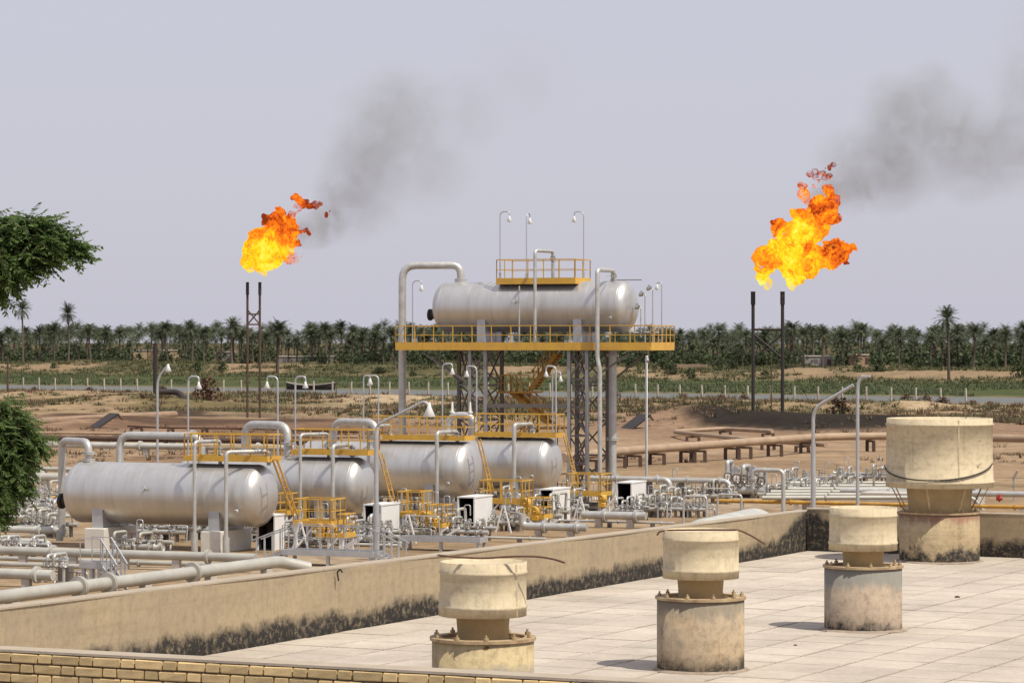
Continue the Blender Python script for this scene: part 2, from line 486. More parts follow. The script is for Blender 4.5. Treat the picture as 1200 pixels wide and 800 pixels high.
# ------------------------------------------------------------------ building with its roof
def stained(name, base, base2, stain_z, streak=0.16, corner=False, top_grey=None, z0=0.0, stain=(0.035, 0.032, 0.03), sthr=0.5, bump=0.35, spots=False, mott=1.0):
    m, nt, bs = new_mat(name)
    tc = nd(nt, 'ShaderNodeTexCoord'); vec = tc.outputs['Object']
    sx = nd(nt, 'ShaderNodeSeparateXYZ'); nt.links.new(vec, sx.inputs[0])
    n1 = noise_t(nt, vec, 1.1, 6, 0.65); r1 = ramp(nt, [(0.35, 0.0), (0.65, 1.0)]); nt.links.new(n1, r1.inputs[0])
    c = mixc(nt, r1.outputs[0], base, base2)
    n4 = noise_t(nt, mapping(nt, vec, (0.35, 0.35, 7.0)), 1.6, 4, 0.6); r4 = ramp(nt, [(0.5, 0.0), (0.72, 0.45)]); nt.links.new(n4, r4.inputs[0])
    c = mixc(nt, r4.outputs[0], c, tuple(k * 0.68 for k in base2))
    n2 = noise_t(nt, mapping(nt, vec, (2.0, 2.0, 1.8)), 1.5, 12, 0.74)
    n5 = noise_t(nt, vec, 0.45, 3, 0.5)
    zz = mth(nt, 'SUBTRACT', sx.outputs[2], z0)
    lim = mth(nt, 'ADD', mth(nt, 'MULTIPLY', mth(nt, 'SUBTRACT', n2, 0.5), streak * 6), stain_z)
    lim = mth(nt, 'ADD', lim, mth(nt, 'MULTIPLY', mth(nt, 'SUBTRACT', n5, 0.5), stain_z * 0.7))
    if corner:
        yv = sx.outputs[1]
        cc = mth(nt, 'MULTIPLY', mth(nt, 'ADD', yv, 1.3), 0.8, True)
        cx = mth(nt, 'MULTIPLY', mth(nt, 'SUBTRACT', 1.2, sx.outputs[0]), 0.9, True)
        lim = mth(nt, 'ADD', lim, mth(nt, 'MULTIPLY', mth(nt, 'MULTIPLY', cc, cx), 0.5))
    n7 = noise_t(nt, vec, 9.0, 8, 0.75); r7 = ramp(nt, [(0.30, 1 - 0.30 * mott), (0.5, 1.0), (0.70, 1 + 0.12 * mott)]); nt.links.new(n7, r7.inputs[0])
    c = mixc(nt, 1.0, c, r7.outputs[0], 'MULTIPLY')
    n8 = noise_t(nt, mapping(nt, vec, (7, 7, 0.5)), 1.2, 6, 0.7); r8 = ramp(nt, [(0.56, 0.0), (0.72, 0.55 * mott)]); nt.links.new(n8, r8.inputs[0])
    c = mixc(nt, r8.outputs[0], c, tuple(k * 0.55 for k in base2))
    n9 = noise_t(nt, vec, 5.2, 3, 0.5); r9 = ramp(nt, [(0.71, 0.0), (0.75, 0.9)]); nt.links.new(n9, r9.inputs[0])
    if spots: c = mixc(nt, r9.outputs[0], c, (0.13, 0.06, 0.03))
    f = mth(nt, 'MULTIPLY', mth(nt, 'SUBTRACT', lim, zz), 7.0, True)
    n3 = noise_t(nt, vec, 11, 8, 0.8); r3 = ramp(nt, [(0.38, 0.45), (0.50, 1.0)]); nt.links.new(n3, r3.inputs[0])
    f = mth(nt, 'MULTIPLY', f, r3.outputs[0])
    if top_grey is not None:
        zt, colg = top_grey
        n6 = noise_t(nt, mapping(nt, vec, (6, 6, 1.0)), 1.2, 5, 0.7)
        lim2 = mth(nt, 'ADD', zt, mth(nt, 'MULTIPLY', mth(nt, 'SUBTRACT', n6, 0.5), 0.5))
        f2 = mth(nt, 'MULTIPLY', mth(nt, 'MULTIPLY', mth(nt, 'SUBTRACT', zz, lim2), 9.0, True), 0.8)
        c = mixc(nt, f2, c, colg)
    c = mixc(nt, f, c, stain)
    nt.links.new(c, bs.inputs['Base Color']); bs.inputs['Roughness'].default_value = 0.9; bs.inputs['Specular IOR Level'].default_value = 0.2
    b = nd(nt, 'ShaderNodeBump'); b.inputs['Strength'].default_value = bump; b.inputs['Distance'].default_value = 0.015
    nt.links.new(n3, b.inputs['Height']); nt.links.new(b.outputs[0], bs.inputs['Normal'])
    return m
ROOF = 5.75
MT['plaster'] = stained('parapet_plaster', (0.325, 0.26, 0.18), (0.40, 0.315, 0.20), 0.31, 0.085, mott=0.75, corner=True, z0=0.0)
MT['coping'] = M('coping', (0.40, 0.335, 0.255), 0.9, 0, (0.32, 0.26, 0.19), 2.0, 0.7, bump=0.3)
MT['tile'] = M('roof_tile', (0.55, 0.49, 0.42), 0.85, 0, (0.47, 0.41, 0.345), 3.0, 0.6, bump=0.15, bscale=25, rnd=0.12, spec=0.25)
def tile_mat(name, off, centred):
    m, nt, bs = new_mat(name)
    tc = nd(nt, 'ShaderNodeTexCoord'); vec = tc.outputs['Object']
    sx = nd(nt, 'ShaderNodeSeparateXYZ'); nt.links.new(vec, sx.inputs[0])
    es = []
    for i in (0, 1):
        x = sx.outputs[i]
        if not centred:
            x = mth(nt, 'FRACT', mth(nt, 'DIVIDE', mth(nt, 'SUBTRACT', x, off[i]), 0.8))
            x = mth(nt, 'MULTIPLY', mth(nt, 'SUBTRACT', x, 0.5), 0.8)
        es.append(mth(nt, 'ABSOLUTE', x))
    e = mth(nt, 'MAXIMUM', es[0], es[1])
    g = nd(nt, 'ShaderNodeNewGeometry')
    n0 = noise_t(nt, g.outputs['Position'], 4.0, 6, 0.7); n1 = noise_t(nt, g.outputs['Position'], 0.55, 6, 0.65); n2 = noise_t(nt, g.outputs['Position'], 18.0, 4, 0.7)
    w = mth(nt, 'ADD', mth(nt, 'MULTIPLY', mth(nt, 'SUBTRACT', n0, 0.5), 0.12), 0.355)
    f = mth(nt, 'MULTIPLY', mth(nt, 'MULTIPLY', mth(nt, 'SUBTRACT', e, w), 16.0, True), 0.55)
    c = mixc(nt, f, (0.50, 0.435, 0.36), (0.22, 0.17, 0.125))
    r1 = ramp(nt, [(0.3, 0.74), (0.66, 1.08)]); nt.links.new(n1, r1.inputs[0])
    r2 = ramp(nt, [(0.3, 0.86), (0.7, 1.10)]); nt.links.new(n2, r2.inputs[0])
    r3 = ramp(nt, [(0.70, 1.0), (0.78, 0.6)]); nt.links.new(n0, r3.inputs[0])
    for r_ in (r1, r2, r3): c = mixc(nt, 1.0, c, r_.outputs[0], 'MULTIPLY')
    oi = nd(nt, 'ShaderNodeObjectInfo')
    v = mth(nt, 'MULTIPLY_ADD', oi.outputs['Random'], 0.13); v.node.inputs[2].default_value = 0.935
    c = mixc(nt, 1.0, c, v, 'MULTIPLY')
    nt.links.new(c, bs.inputs['Base Color']); bs.inputs['Roughness'].default_value = 0.9; bs.inputs['Specular IOR Level'].default_value = 0.2
    bp = nd(nt, 'ShaderNodeBump'); bp.inputs['Strength'].default_value = 0.3; bp.inputs['Distance'].default_value = 0.01
    nt.links.new(n2, bp.inputs['Height']); nt.links.new(bp.outputs[0], bs.inputs['Normal'])
    return m
MT['tile'] = tile_mat('roof_tile', (0, 0), True)
MT['tile_far'] = tile_mat('roof_tile_far', (0.02, -0.02), False)
MT['joint'] = M('tile_joint', (0.07, 0.055, 0.045), 0.9)
MT['brick'] = M('yellow_brick', (0.62, 0.455, 0.22), 0.9, 0, (0.50, 0.35, 0.16), 9.0, 0.8, bump=0.25, bscale=30, rnd=0.5)
MT['mortar'] = M('mortar', (0.20, 0.15, 0.095), 0.95)
MT['wall_out'] = M('outer_wall', (0.40, 0.32, 0.22), 0.9, 0, (0.33, 0.26, 0.18), 0.8, 0.6)

bld = thing('flat_roofed_building', 'low flat roofed building whose tiled roof and plastered parapets fill the foreground', 'building', B, (0, 0, ROOF))
RL = 36.0
brick_v = B.l(BR.w((4, 0, 0))).y
# roof bed follows the two front and side walls
c00 = B.l(BR.w((-3.2, 0.26, 0)))
mb = MB()
fl = [B.l(BR.w((u_, 0.30, 0))) for u_ in (-2.6, 34)]
mb.add([(0.0, 0.0, ROOF - 0.04), (fl[0].x, fl[0].y, ROOF - 0.04), (fl[1].x, fl[1].y, ROOF - 0.04), (RL, 0.0, ROOF - 0.04)], [(0, 1, 2, 3)])
deck = part(mb, 'roof_deck', MT['joint'], bld)
mb = MB()
mb.box(-0.3, RL, -25.6, 0.3, 0.0, ROOF - 0.06)
part(mb, 'outer_wall', MT['wall_out'], bld)
T = 0.8
def tile_mb(u0, v0, t):
    dz = random.uniform(-0.004, 0.004)
    return MB().cbox(u0 + t / 2, u0 + T - t / 2, v0 + t / 2, v0 + T - t / 2, ROOF - 0.05, ROOF + dz, 0.006)
cand = []
for i in range(0, 44):
    for j in range(0, 34):
        u0 = 0.02 + i * T; v0 = -0.02 - (j + 1) * T
        c_ = B.w((u0 + T / 2, v0 + T / 2, ROOF))
        if BR.l(c_).y < 0.75: continue
        px = 600 + F * c_.x / c_.y; py = 400 + F * (CAMZ - ROOF) / c_.y
        inview = (200 < px < 1240) and py < 830
        cand.append((0 if inview else 1, c_.y, u0, v0))
cand.sort()
tile_me = [MB().cbox(-T / 2 + 0.014, T / 2 - 0.014, -T / 2 + 0.014, T / 2 - 0.014, -0.05, 0.0, 0.005).mesh('roof_tile', MT['tile']) for _ in range(2)]
rest = MB()
for k, (a_, d_, u0, v0) in enumerate(cand):
    if k < 300:
        part_mesh(tile_me[k % 2], 'roof_tile', deck, (u0 + T / 2, v0 + T / 2, ROOF + random.uniform(-0.003, 0.003)), (random.uniform(-.002, .002), random.uniform(-.002, .002), random.choice((0, 1.5708, 3.1416)) + random.uniform(-.004, .004)))
    else:
        rest.cbox(u0 + 0.014, u0 + T - 0.014, v0 + 0.014, v0 + T - 0.014, ROOF - 0.05, ROOF + random.uniform(-.003, .003), 0.005)
tag(part(rest, 'far_roof_tile', MT['tile_far'], deck), kind='stuff')

# left parapet: wall height follows the photo (roof screed thicker at the far end)
def wall_top(v):            # v from 0 (far) to -26
    return CAMZ - (3.05 + (2.91 - 3.05) * (-v / 20.0))
mb = MB(); n = 26
sec = []
for i in range(n + 1):
    v = 0.25 - i * (26.6 / n)
    zt = wall_top(min(v, 0))
    sec.append([(-0.02, v, ROOF - 0.05), (0.0 + 0.01 * math.sin(i * 1.3), v, zt), (-0.25, v, zt), (-0.25, v, ROOF - 0.05)])
vs = [p for s_ in sec for p in s_]
fs = []
for i in range(n):
    for j in range(4):
        k = (j + 1) % 4
        fs.append((i * 4 + j, (i + 1) * 4 + j, (i + 1) * 4 + k, i * 4 + k))
fs += [(0, 1, 2, 3), tuple(n * 4 + j for j in (3, 2, 1, 0))]
mb.add(vs, fs)
part(mb, 'side_parapet', MT['plaster'], bld)
mb = MB()
for i in range(n):
    va = 0.25 - i * (26.6 / n); vb = 0.25 - (i + 1) * (26.6 / n)
    za = wall_top(min(va, 0)); zb = wall_top(min(vb, 0))
    mb.bar((-0.123, va - 0.004, za + 0.008), (-0.123, vb + 0.004, zb + 0.008), 0.262, 0.02)
part(mb, 'coping', MT['coping'], bld)
ztop = CAMZ - 3.01
mb = MB(); mb.box(0.012, RL, 0.0, 0.25, ROOF - 0.05, ztop)
part(mb, 'far_parapet', MT['plaster'], bld)
mb = MB()
for i in range(18): mb.box(0.03 + i * 2.0, 0.03 + i * 2.0 + 1.994, -0.008, 0.258, ztop, ztop + 0.02)
part(mb, 'coping', MT['coping'], bld)
# front brick parapet
def br2b(u, v, z):
    p = B.l(BR.w((u, v, z))); return (p.x, p.y, z)
TOPZ = 6.67
mb = MB()
vs = [br2b(u, v, z) for z in (ROOF - 0.9, TOPZ - 0.022) for v in (0.012, 0.25) for u in (-3.2, 11)]
mb.add(vs, [(0, 2, 3, 1), (4, 5, 7, 6), (0, 1, 5, 4), (2, 6, 7, 3), (0, 4, 6, 2), (1, 3, 7, 5)])
bp_ = part(mb, 'brick_parapet', MT['mortar'], bld)
mb = MB()
for i in range(14):
    vs = [br2b(u, v, z) for z in (TOPZ - 0.022, TOPZ) for v in (-0.012, 0.262) for u in (-3.2 + i, -3.2 + i + 0.996)]
    mb.add(vs, [(0, 2, 3, 1), (4, 5, 7, 6), (0, 1, 5, 4), (2, 6, 7, 3), (0, 4, 6, 2), (1, 3, 7, 5)])
part(mb, 'coping', MT['coping'], bp_)
bang = B.a - BR.a
ch = 0.0925
def brick_me(L):
    meshes = []
    for k in range(4):
        b_ = MB().cbox(-L / 2, L / 2, -0.03, 0.03, -ch / 2 + 0.008, ch / 2 - 0.008, 0.007)
        b_.v = [(x + random.uniform(-.004, .004), y + random.uniform(-.003, .003), z + random.uniform(-.003, .003)) for x, y, z in b_.v]
        meshes.append(b_.mesh('brick', MT['brick']))
    return meshes
st_m = brick_me(0.277); hd_m = brick_me(0.130)
for r in range(5):
    zc = TOPZ - 0.024 - ch / 2 - r * ch
    u = -0.75 - (0.19 if r % 2 else 0.0)
    k = 0
    while u < 7.2:
        L = 0.295 if k % 2 == 0 else 0.1475
        if (r < 3 or u < 4.5):
            x, y, z = br2b(u + L / 2, 0.0 + random.uniform(-.004, .003), zc)
            o = part_mesh(random.choice(st_m if k % 2 == 0 else hd_m), 'brick', bp_, (x, y, z), (random.uniform(-.01, .01), random.uniform(-.008, .008), bang))
        u += L; k += 1

# ------------------------------------------------------------------ roof vents
MT['vent_cap'] = stained('vent_cap_paint', (0.575, 0.48, 0.325), (0.52, 0.43, 0.285), -0.5, 0.012, z0=0.0, stain=(0.20, 0.13, 0.07), bump=0.1, spots=True)
MT['vent_throat'] = M('vent_throat', (0.40, 0.29, 0.14), 0.7, 0, (0.30, 0.21, 0.10), 4, 0.7)
MT['drum_grey'] = stained('vent_drum_grey_top', (0.42, 0.325, 0.235), (0.34, 0.28, 0.215), 0.17, 0.13, top_grey=(0.52, (0.20, 0.20, 0.18)), mott=1.5, spots=True)
MT['drum_tan'] = stained('vent_drum_tan', (0.345, 0.275, 0.20), (0.44, 0.33, 0.20), 0.20, 0.07, top_grey=(0.60, (0.215, 0.185, 0.14)), stain=(0.06, 0.05, 0.04), mott=1.5, spots=True)
MT['drum_low'] = stained('vent_drum_yellow', (0.50, 0.40, 0.23), (0.42, 0.33, 0.19), 0.62, 0.05, stain=(0.21, 0.205, 0.19), mott=1.5, spots=True)
MT['drum_black'] = stained('vent_drum_blackened', (0.46, 0.36, 0.22), (0.33, 0.25, 0.15), 0.24, 0.18, top_grey=(0.66, (0.24, 0.12, 0.085)), mott=1.5, spots=True)
MT['sealant'] = M('sealant', (0.24, 0.18, 0.135), 0.95, 0, (0.36, 0.29, 0.22), 7, 0.9, bump=0.5)
MT['flange'] = M('vent_flange', (0.46, 0.35, 0.20), 0.8, 0, (0.2, 0.11, 0.06), 6, 0.7, rust=0.2, rscale=6)
def vent(label, px, basey, rd, hd, rc, hc, gap, drum, rot=0.0, dents=0.006, dep=None):
    if dep is None: p = pg(px, basey, ROOF)
    else: p = pd(px, 400, dep); p.z = ROOF
    t = thing('roof_vent', label, 'roof vent', W, p)
    t.rotation_euler = (0, 0, rot)
    b = BASE[t.name]; X, Y, Z = b
    mb = MB().lathe([(rd, -0.02), (rd, hd - 0.03), (rd * 0.985, hd - 0.03)], b, n=48)
    part(mb, 'base_drum', drum, t)
    mb = MB().lathe([(rd * 0.6, hd - 0.03), (rd + 0.02, hd - 0.03), (rd + 0.022, hd), (rd * 0.82, hd + 0.002), (rd * 0.80, hd - 0.035), (rd * 0.35, hd - 0.05)], b, n=48, smooth=False)
    fl_ = part(mb, 'flange', MT['flange'], t)
    mb = MB().lathe([(rc * 0.60, hd - 0.04), (rc * 0.585, hd + gap * 0.3), (rc * 0.62, hd + gap + 0.05)], b, n=40)
    part(mb, 'throat', MT['vent_throat'], t)
    z0 = hd + gap
    prof = [(rc * 0.60, z0 + 0.02), (rc * 0.985, z0 + 0.004), (rc * 1.0, z0), (rc * 1.0, z0 + 0.075), (rc * 1.018, z0 + 0.082), (rc * 1.018, z0 + 0.102), (rc * 0.996, z0 + 0.11),
            (rc * 0.985, z0 + hc * 0.5), (rc * 0.985, z0 + hc - 0.12), (rc * 1.006, z0 + hc - 0.112), (rc * 1.006, z0 + hc - 0.092), (rc * 0.985, z0 + hc - 0.084), (rc * 0.985, z0 + hc),
            (rc * 0.965, z0 + hc + 0.002), (rc * 0.955, z0 + hc - 0.03), (0.01, z0 + hc - 0.02)]
    mb = MB().lathe(prof, (0, 0, 0), n=56)
    mb.v = [(x * (1 + dents * math.sin(3 * math.atan2(y, x) + z * 5 + px)), y * (1 + dents * math.sin(3 * math.atan2(y, x) + z * 4)), z) for x, y, z in mb.v]
    mb.v = [(x + X, y + Y, z + Z) for x, y, z in mb.v]
    cp = part(mb, 'cap', MT['vent_cap'], t)
    # vertical sheet seam on the cap
    sa = -0.9 if px != 1101 else -1.35
    mb = MB()
    mb.bar((X + rc * 0.995 * math.cos(sa), Y + rc * 0.995 * math.sin(sa), Z + z0 + 0.01), (X + rc * 0.985 * math.cos(sa), Y + rc * 0.985 * math.sin(sa), Z + z0 + hc - 0.01), 0.02, 0.012)
    part(mb, 'seam', MT['vent_cap'], cp)
    n_ = 64; rim = []; 
    for k in range(n_):
        a_ = 2 * math.pi * k / n_; rr = rd + 0.07 + 0.06 * mnoise.noise(Vector((math.cos(a_) * 1.7, math.sin(a_) * 1.7, px * 0.37))) + 0.02 * mnoise.noise(Vector((math.cos(a_) * 6, math.sin(a_) * 6, px)))
        rim.append((X + rr * math.cos(a_), Y + rr * math.sin(a_)))
    vs = [(x, y, Z + 0.003) for x, y in rim] + [(X + (rd - 0.01) * math.cos(2 * math.pi * k / n_), Y + (rd - 0.01) * math.sin(2 * math.pi * k / n_), Z + 0.03) for k in range(n_)]
    part(MB().add(vs, [(k, (k + 1) % n_, n_ + (k + 1) % n_, n_ + k) for k in range(n_)], True), 'sealant', MT['sealant'], t)
    nb = 10
    for k in range(nb):
        a_ = 2 * math.pi * (k + 0.3) / nb
        c_ = Vector((X + rd * 0.94 * math.cos(a_), Y + rd * 0.94 * math.sin(a_), Z + hd))
        mb = MB().cyl(c_, c_ + Vector((0, 0, 0.055)), 0.012, n=6).cyl(c_ + Vector((0, 0, 0.004)), c_ + Vector((0, 0, 0.03)), 0.026, n=6)
        part(mb, 'bolt', MT['flange'], fl_)
    return t, z0, p
v1, z1, P1 = vent('roof vent with grey stained drum right behind the brick parapet', 566, 745, 0.505, 0.84, 0.435, 0.53, 0.21, MT['drum_low'], 0.2, 0.012, 29.5)
v2, z2, P2 = vent('roof vent on tall tan drum in front, bent rod lying across its cap', 821, 784, 0.500, 0.84, 0.437, 0.545, 0.21, MT['drum_tan'], 1.0)
v3, z3, P3 = vent('small roof vent in front of the largest vent, grey topped drum, rust line on cap', 1011.5, 737, 0.505, 0.84, 0.445, 0.55, 0.20, MT['drum_grey'], 2.1)
v4, z4, P4 = vent('largest roof vent with wide cream cap and slack cable, by the far parapet', 1101, 657, 0.68, 0.85, 0.915, 1.17, 0.42, MT['drum_black'], 0.0, 0.004)
def local_part(mb, name, mat, t):
    o = link(name, mb.mesh(name, mat, (0, 0, 0)), t); return o
# cable and struts of the big vent (local coordinates of the vent)
mb = MB(); pts = []
for k in range(25):
    a_ = R(-185) + R(160) * k / 24
    s_ = k / 24
    pts.append((0.93 * math.cos(a_), 0.93 * math.sin(a_), z4 + 0.36 - 0.24 * math.sin(math.pi * min(1, s_ * 1.0)) ** 0.8 + 0.05 * s_))
mb.tube(pts, 0.012, 6)
local_part(mb, 'cable', MT['dark'], v4)
for k in range(8):
    a_ = 2 * math.pi * (k + 0.5) / 8
    mb = MB().bar((0.62 * math.cos(a_), 0.62 * math.sin(a_), 0.84), (0.86 * math.cos(a_), 0.86 * math.sin(a_), z4 + 0.02), 0.03, 0.012)
    local_part(mb, 'strut', MT['flange'], v4)
# red tap by the big vent, rods across the caps
mb = MB()
d_ = P1.y - 0.2
mb.tube([pd(513, 650, d_ - .25), pd(530, 652, d_ - .2), pd(566, 654, d_ - .2), pd(600, 651.5, d_ - .2), pd(630, 651.5, d_ - .15), pd(650, 655, d_), pd(662, 659, d_)], 0.011, 6, 0.1)
single(mb, 'iron_rod', 'rusty iron rod lying on the vent cap nearest the brick parapet', 'rod', MT['rust'], W, tuple(pd(566, 654, d_)))
mb = MB(); d_ = P2.y - 0.1
mb.tube([pd(770, 627, d_), pd(772, 623, d_), pd(780, 621, d_), pd(820, 620.5, d_ - .1), pd(866, 620.5, d_), pd(880, 627, d_), pd(896, 637, d_)], 0.011, 6, 0.05)
single(mb, 'iron_rod', 'bent rusty iron rod across the cap of the tall tan drummed vent', 'rod', MT['rust'], W, tuple(pd(821, 620.5, d_)))

for k, (px, y, s_, lb) in enumerate(((932, 756, 0.018, 'small dark stone on the roof left of the vent with the grey topped drum'), (1122, 700, 0.032, 'small dark scrap lying on the roof tiles at the right'))):
    c = pg(px, y, ROOF)
    mb = MB().ball((0, 0, s_ * 0.4), s_, 8, 0.6)
    mb.v = [(x * (1.3 + mnoise.noise(Vector((x * 60, y_ * 60, k)))), y_ * (1 + 0.7 * mnoise.noise(Vector((x * 50, y_ * 50, k + 3)))), z) for x, y_, z in mb.v]
    o = single(mb, 'stone', lb, 'stone', MT['rust'], W, (0, 0, 0)); o.location = c
# ------------------------------------------------------------------ plant builders (site frame S)
MT['galv_dull'] = M('dull_galvanised', (0.33, 0.33, 0.33), 0.55, 0.3, (0.24, 0.23, 0.22), 1.5, 0.6)
TV = [0.0, 10.7, 24.3, 36.2, 49.2]                   # axis of each tank
def flange_mb(c, ax, r, t=0.05):
    c = Vector(c); ax = Vector(ax).normalized()
    return MB().cyl(c - ax * t, c - ax * 0.008, r, n=16).cyl(c + ax * 0.008, c + ax * t, r, n=16)
def pipe(label, pts, r, mat='pipe', bend=None, flanges=(), name='pipe', cat='pipe', supports=(), group=None, base=None, n=12, fr=S, smat='conc'):
    base = base or (pts[0][0], pts[0][1], 0)
    t = thing(name, label, cat, fr, base, group)
    part(MB().tube(pts, r, n, bend if bend is not None else r * 3.2), 'run', MT[mat], t)
    P = [Vector(p) for p in pts]
    for (i, f) in flanges:
        c = P[i].lerp(P[i + 1], f)
        part(flange_mb(c, P[i + 1] - P[i], r * 1.65, max(0.04, r * 0.35)), 'flange', MT[mat], t)
    for (i, f, w) in supports:
        c = P[i].lerp(P[i + 1], f); d = (P[i + 1] - P[i]).normalized()
        mb = MB().bar((c.x, c.y, -0.05), (c.x, c.y, c.z - r + 0.02), w, w * 1.5, up=Vector((d.x, d.y, 0)))
        part(mb, 'support', MT[smat], t)
    return t
def valve_parts(parent, c, ax, r, mat='pipe_pale', wheel=True, wmat=None):
    c = Vector(c); ax = Vector(ax).normalized(); up = Vector((0, 0, 1))
    if abs(ax.z) > 0.9: up = Vector((0.35, -0.93, 0))
    mb = MB().lathe([(r * 1.5, -r * 1.6), (r * 1.5, -r * 1.25), (r * 0.9, -r * 1.2), (r * 1.25, 0), (r * 0.9, r * 1.2), (r * 1.5, r * 1.25), (r * 1.5, r * 1.6)], c, ax, 14)
    mb.cyl(c, c + up * r * 2.6, r * 0.75, r * 0.6, 10).cyl(c + up * r * 2.3, c + up * r * 2.7, r * 1.0, n=10)
    o = part(mb, 'valve', MT[mat], parent)
    if wheel:
        top = c + up * r * 4.6
        part(MB().cyl(c + up * r * 2.6, top, r * 0.16, n=6).torus(top, up, r * 1.5, r * 0.16, 16, 6).bar(top - Vector((r * 1.5, 0, 0)), top + Vector((r * 1.5, 0, 0)), r * .15).bar(top - up.cross(Vector((1, 0, 0))) * r * 1.5, top + up.cross(Vector((1, 0, 0))) * r * 1.5, r * .15), 'handwheel', MT[wmat or 'steel'], o)
    return o
def tank(label, v, u1, L, r, zc, saddles, rim=0.03, leftman=True, plinths=True, foot=0.0, seams=4):
    u0 = u1 - L
    t = thing('separator_tank', label, 'tank', S, ((u0 + u1) / 2, v, foot))
    hd_ = r * 0.52
    prof = []
    for k in range(13):
        a_ = math.pi / 2 * k / 12
        prof.append((max(0.002, r * math.sin(a_)), u0 + hd_ - hd_ * math.cos(a_)))
    for k in range(1, 9): prof.append((r, u0 + hd_ + (L - 2 * hd_) * k / 8))
    for k in range(1, 13):
        a_ = math.pi / 2 * k / 12
        prof.append((max(0.002, r * math.cos(a_)), u1 - hd_ + hd_ * math.sin(a_)))
    sh = part(MB().lathe(prof, (0, v, zc), (1, 0, 0), 56), 'shell', MT['silver'], t)
    for k in range(seams + 2):
        us = u0 + hd_ + (L - 2 * hd_) * k / (seams + 1)
        part(MB().lathe([(r - 0.004, us - 0.03), (r + 0.005, us - 0.012), (r + 0.005, us + 0.012), (r - 0.004, us + 0.03)], (0, v, zc), (1, 0, 0), 56), 'weld_seam', MT['silver'], sh)
    for us in saddles:
        w_ = 0.30
        # saddle: pad wrapped round the belly, web and feet
        mb = MB()
        pad = []
        for k in range(17):
            a_ = R(-145) + R(110) * k / 16
            pad.append((math.cos(a_), math.sin(a_)))
        vs = []
        for rr in (r + 0.004, r + 0.03):
            for uu in (us - w_, us + w_):
                vs += [(uu, v + rr * c_, zc + rr * s_) for c_, s_ in pad]
        fs = []
        for k in range(16):
            a, b = k, k + 1
            fs += [(34 + a, 34 + b, 51 + b, 51 + a), (a, 34 + a, 34 + b, b)[::-1], (17 + a, 17 + b, 51 + b, 51 + a)]
        mb.add(vs, fs)
        zb = foot + (0.95 if plinths else 0.02)
        ys = r * 0.86
        mb.box(us - 0.25, us + 0.25, v - ys, v + ys, zb, zc - r * 0.62)
        for k in range(4):
            yy = v - ys - 0.02 + (2 * ys) * k / 3
            mb.box(us - 0.27, us + 0.27, yy, yy + 0.04, zb + 0.01, zc - r * (0.45 if k in (0, 3) else 0.7))
        sd = part(mb, 'saddle', MT['galv'], t)
        if plinths:
            pb = MB().cbox(us - 0.5, us + 0.5, v - ys - 0.3, v + ys + 0.3, -0.1, zb, 0.03)
            part(pb, 'plinth', MT['conc_white'], sd)
    if leftman:
        c = Vector((u0 - 0.02, v - 0.35, zc - r * 0.30)); ax = Vector((-1, 0, 0))
        part(MB().cyl(c + Vector((0.3, 0, 0)), c + ax * 0.14, 0.27, n=20).cyl(c + ax * 0.14, c + ax * 0.2, 0.36, n=24).cyl(c + ax * 0.215, c + ax * 0.28, 0.36, n=24), 'manway', MT['dark'], t)
    # end nozzles and lifting lugs
    for (du, dz) in ((-1.1, -0.42), (-L * 0.55, 0.2)):
        y_ = v - r * math.sqrt(max(0, 1 - dz * dz)); zz = zc + r * dz
        nrm = Vector((0, -math.sqrt(1 - dz * dz), dz))
        c = Vector((u1 + du, y_, zz))
        part(MB().cyl(c - nrm * 0.05, c + nrm * 0.16, 0.06, n=10).cyl(c + nrm * 0.16, c + nrm * 0.24, 0.12, n=12), 'nozzle', MT['pipe'], t)
    return t
def rails(parent, pts, z, h=1.06, step=1.5, mat='yellow', r=0.024, close=False, mid=True, rail_names=('top_rail', 'mid_rail')):
    P = [Vector((p[0], p[1], z)) for p in pts]
    up = Vector((0, 0, 1))
    for i in range(len(P) - 1):
        a, b = P[i], P[i + 1]
        part(MB().bar(a + up * h, b + up * h, r * 2.1), rail_names[0], MT[mat], parent)
        if mid: part(MB().bar(a + up * h * 0.5, b + up * h * 0.5, r * 1.5), rail_names[1], MT[mat], parent)
        nn = max(1, round((b - a).length / step))
        for k in range(nn + (1 if i == len(P) - 2 else 0)):
            c = a.lerp(b, k / nn)
            part(MB().bar(c - up * 0.02, c + up * (h - 0.01), r * 2.0), 'rail_post', MT[mat], parent)
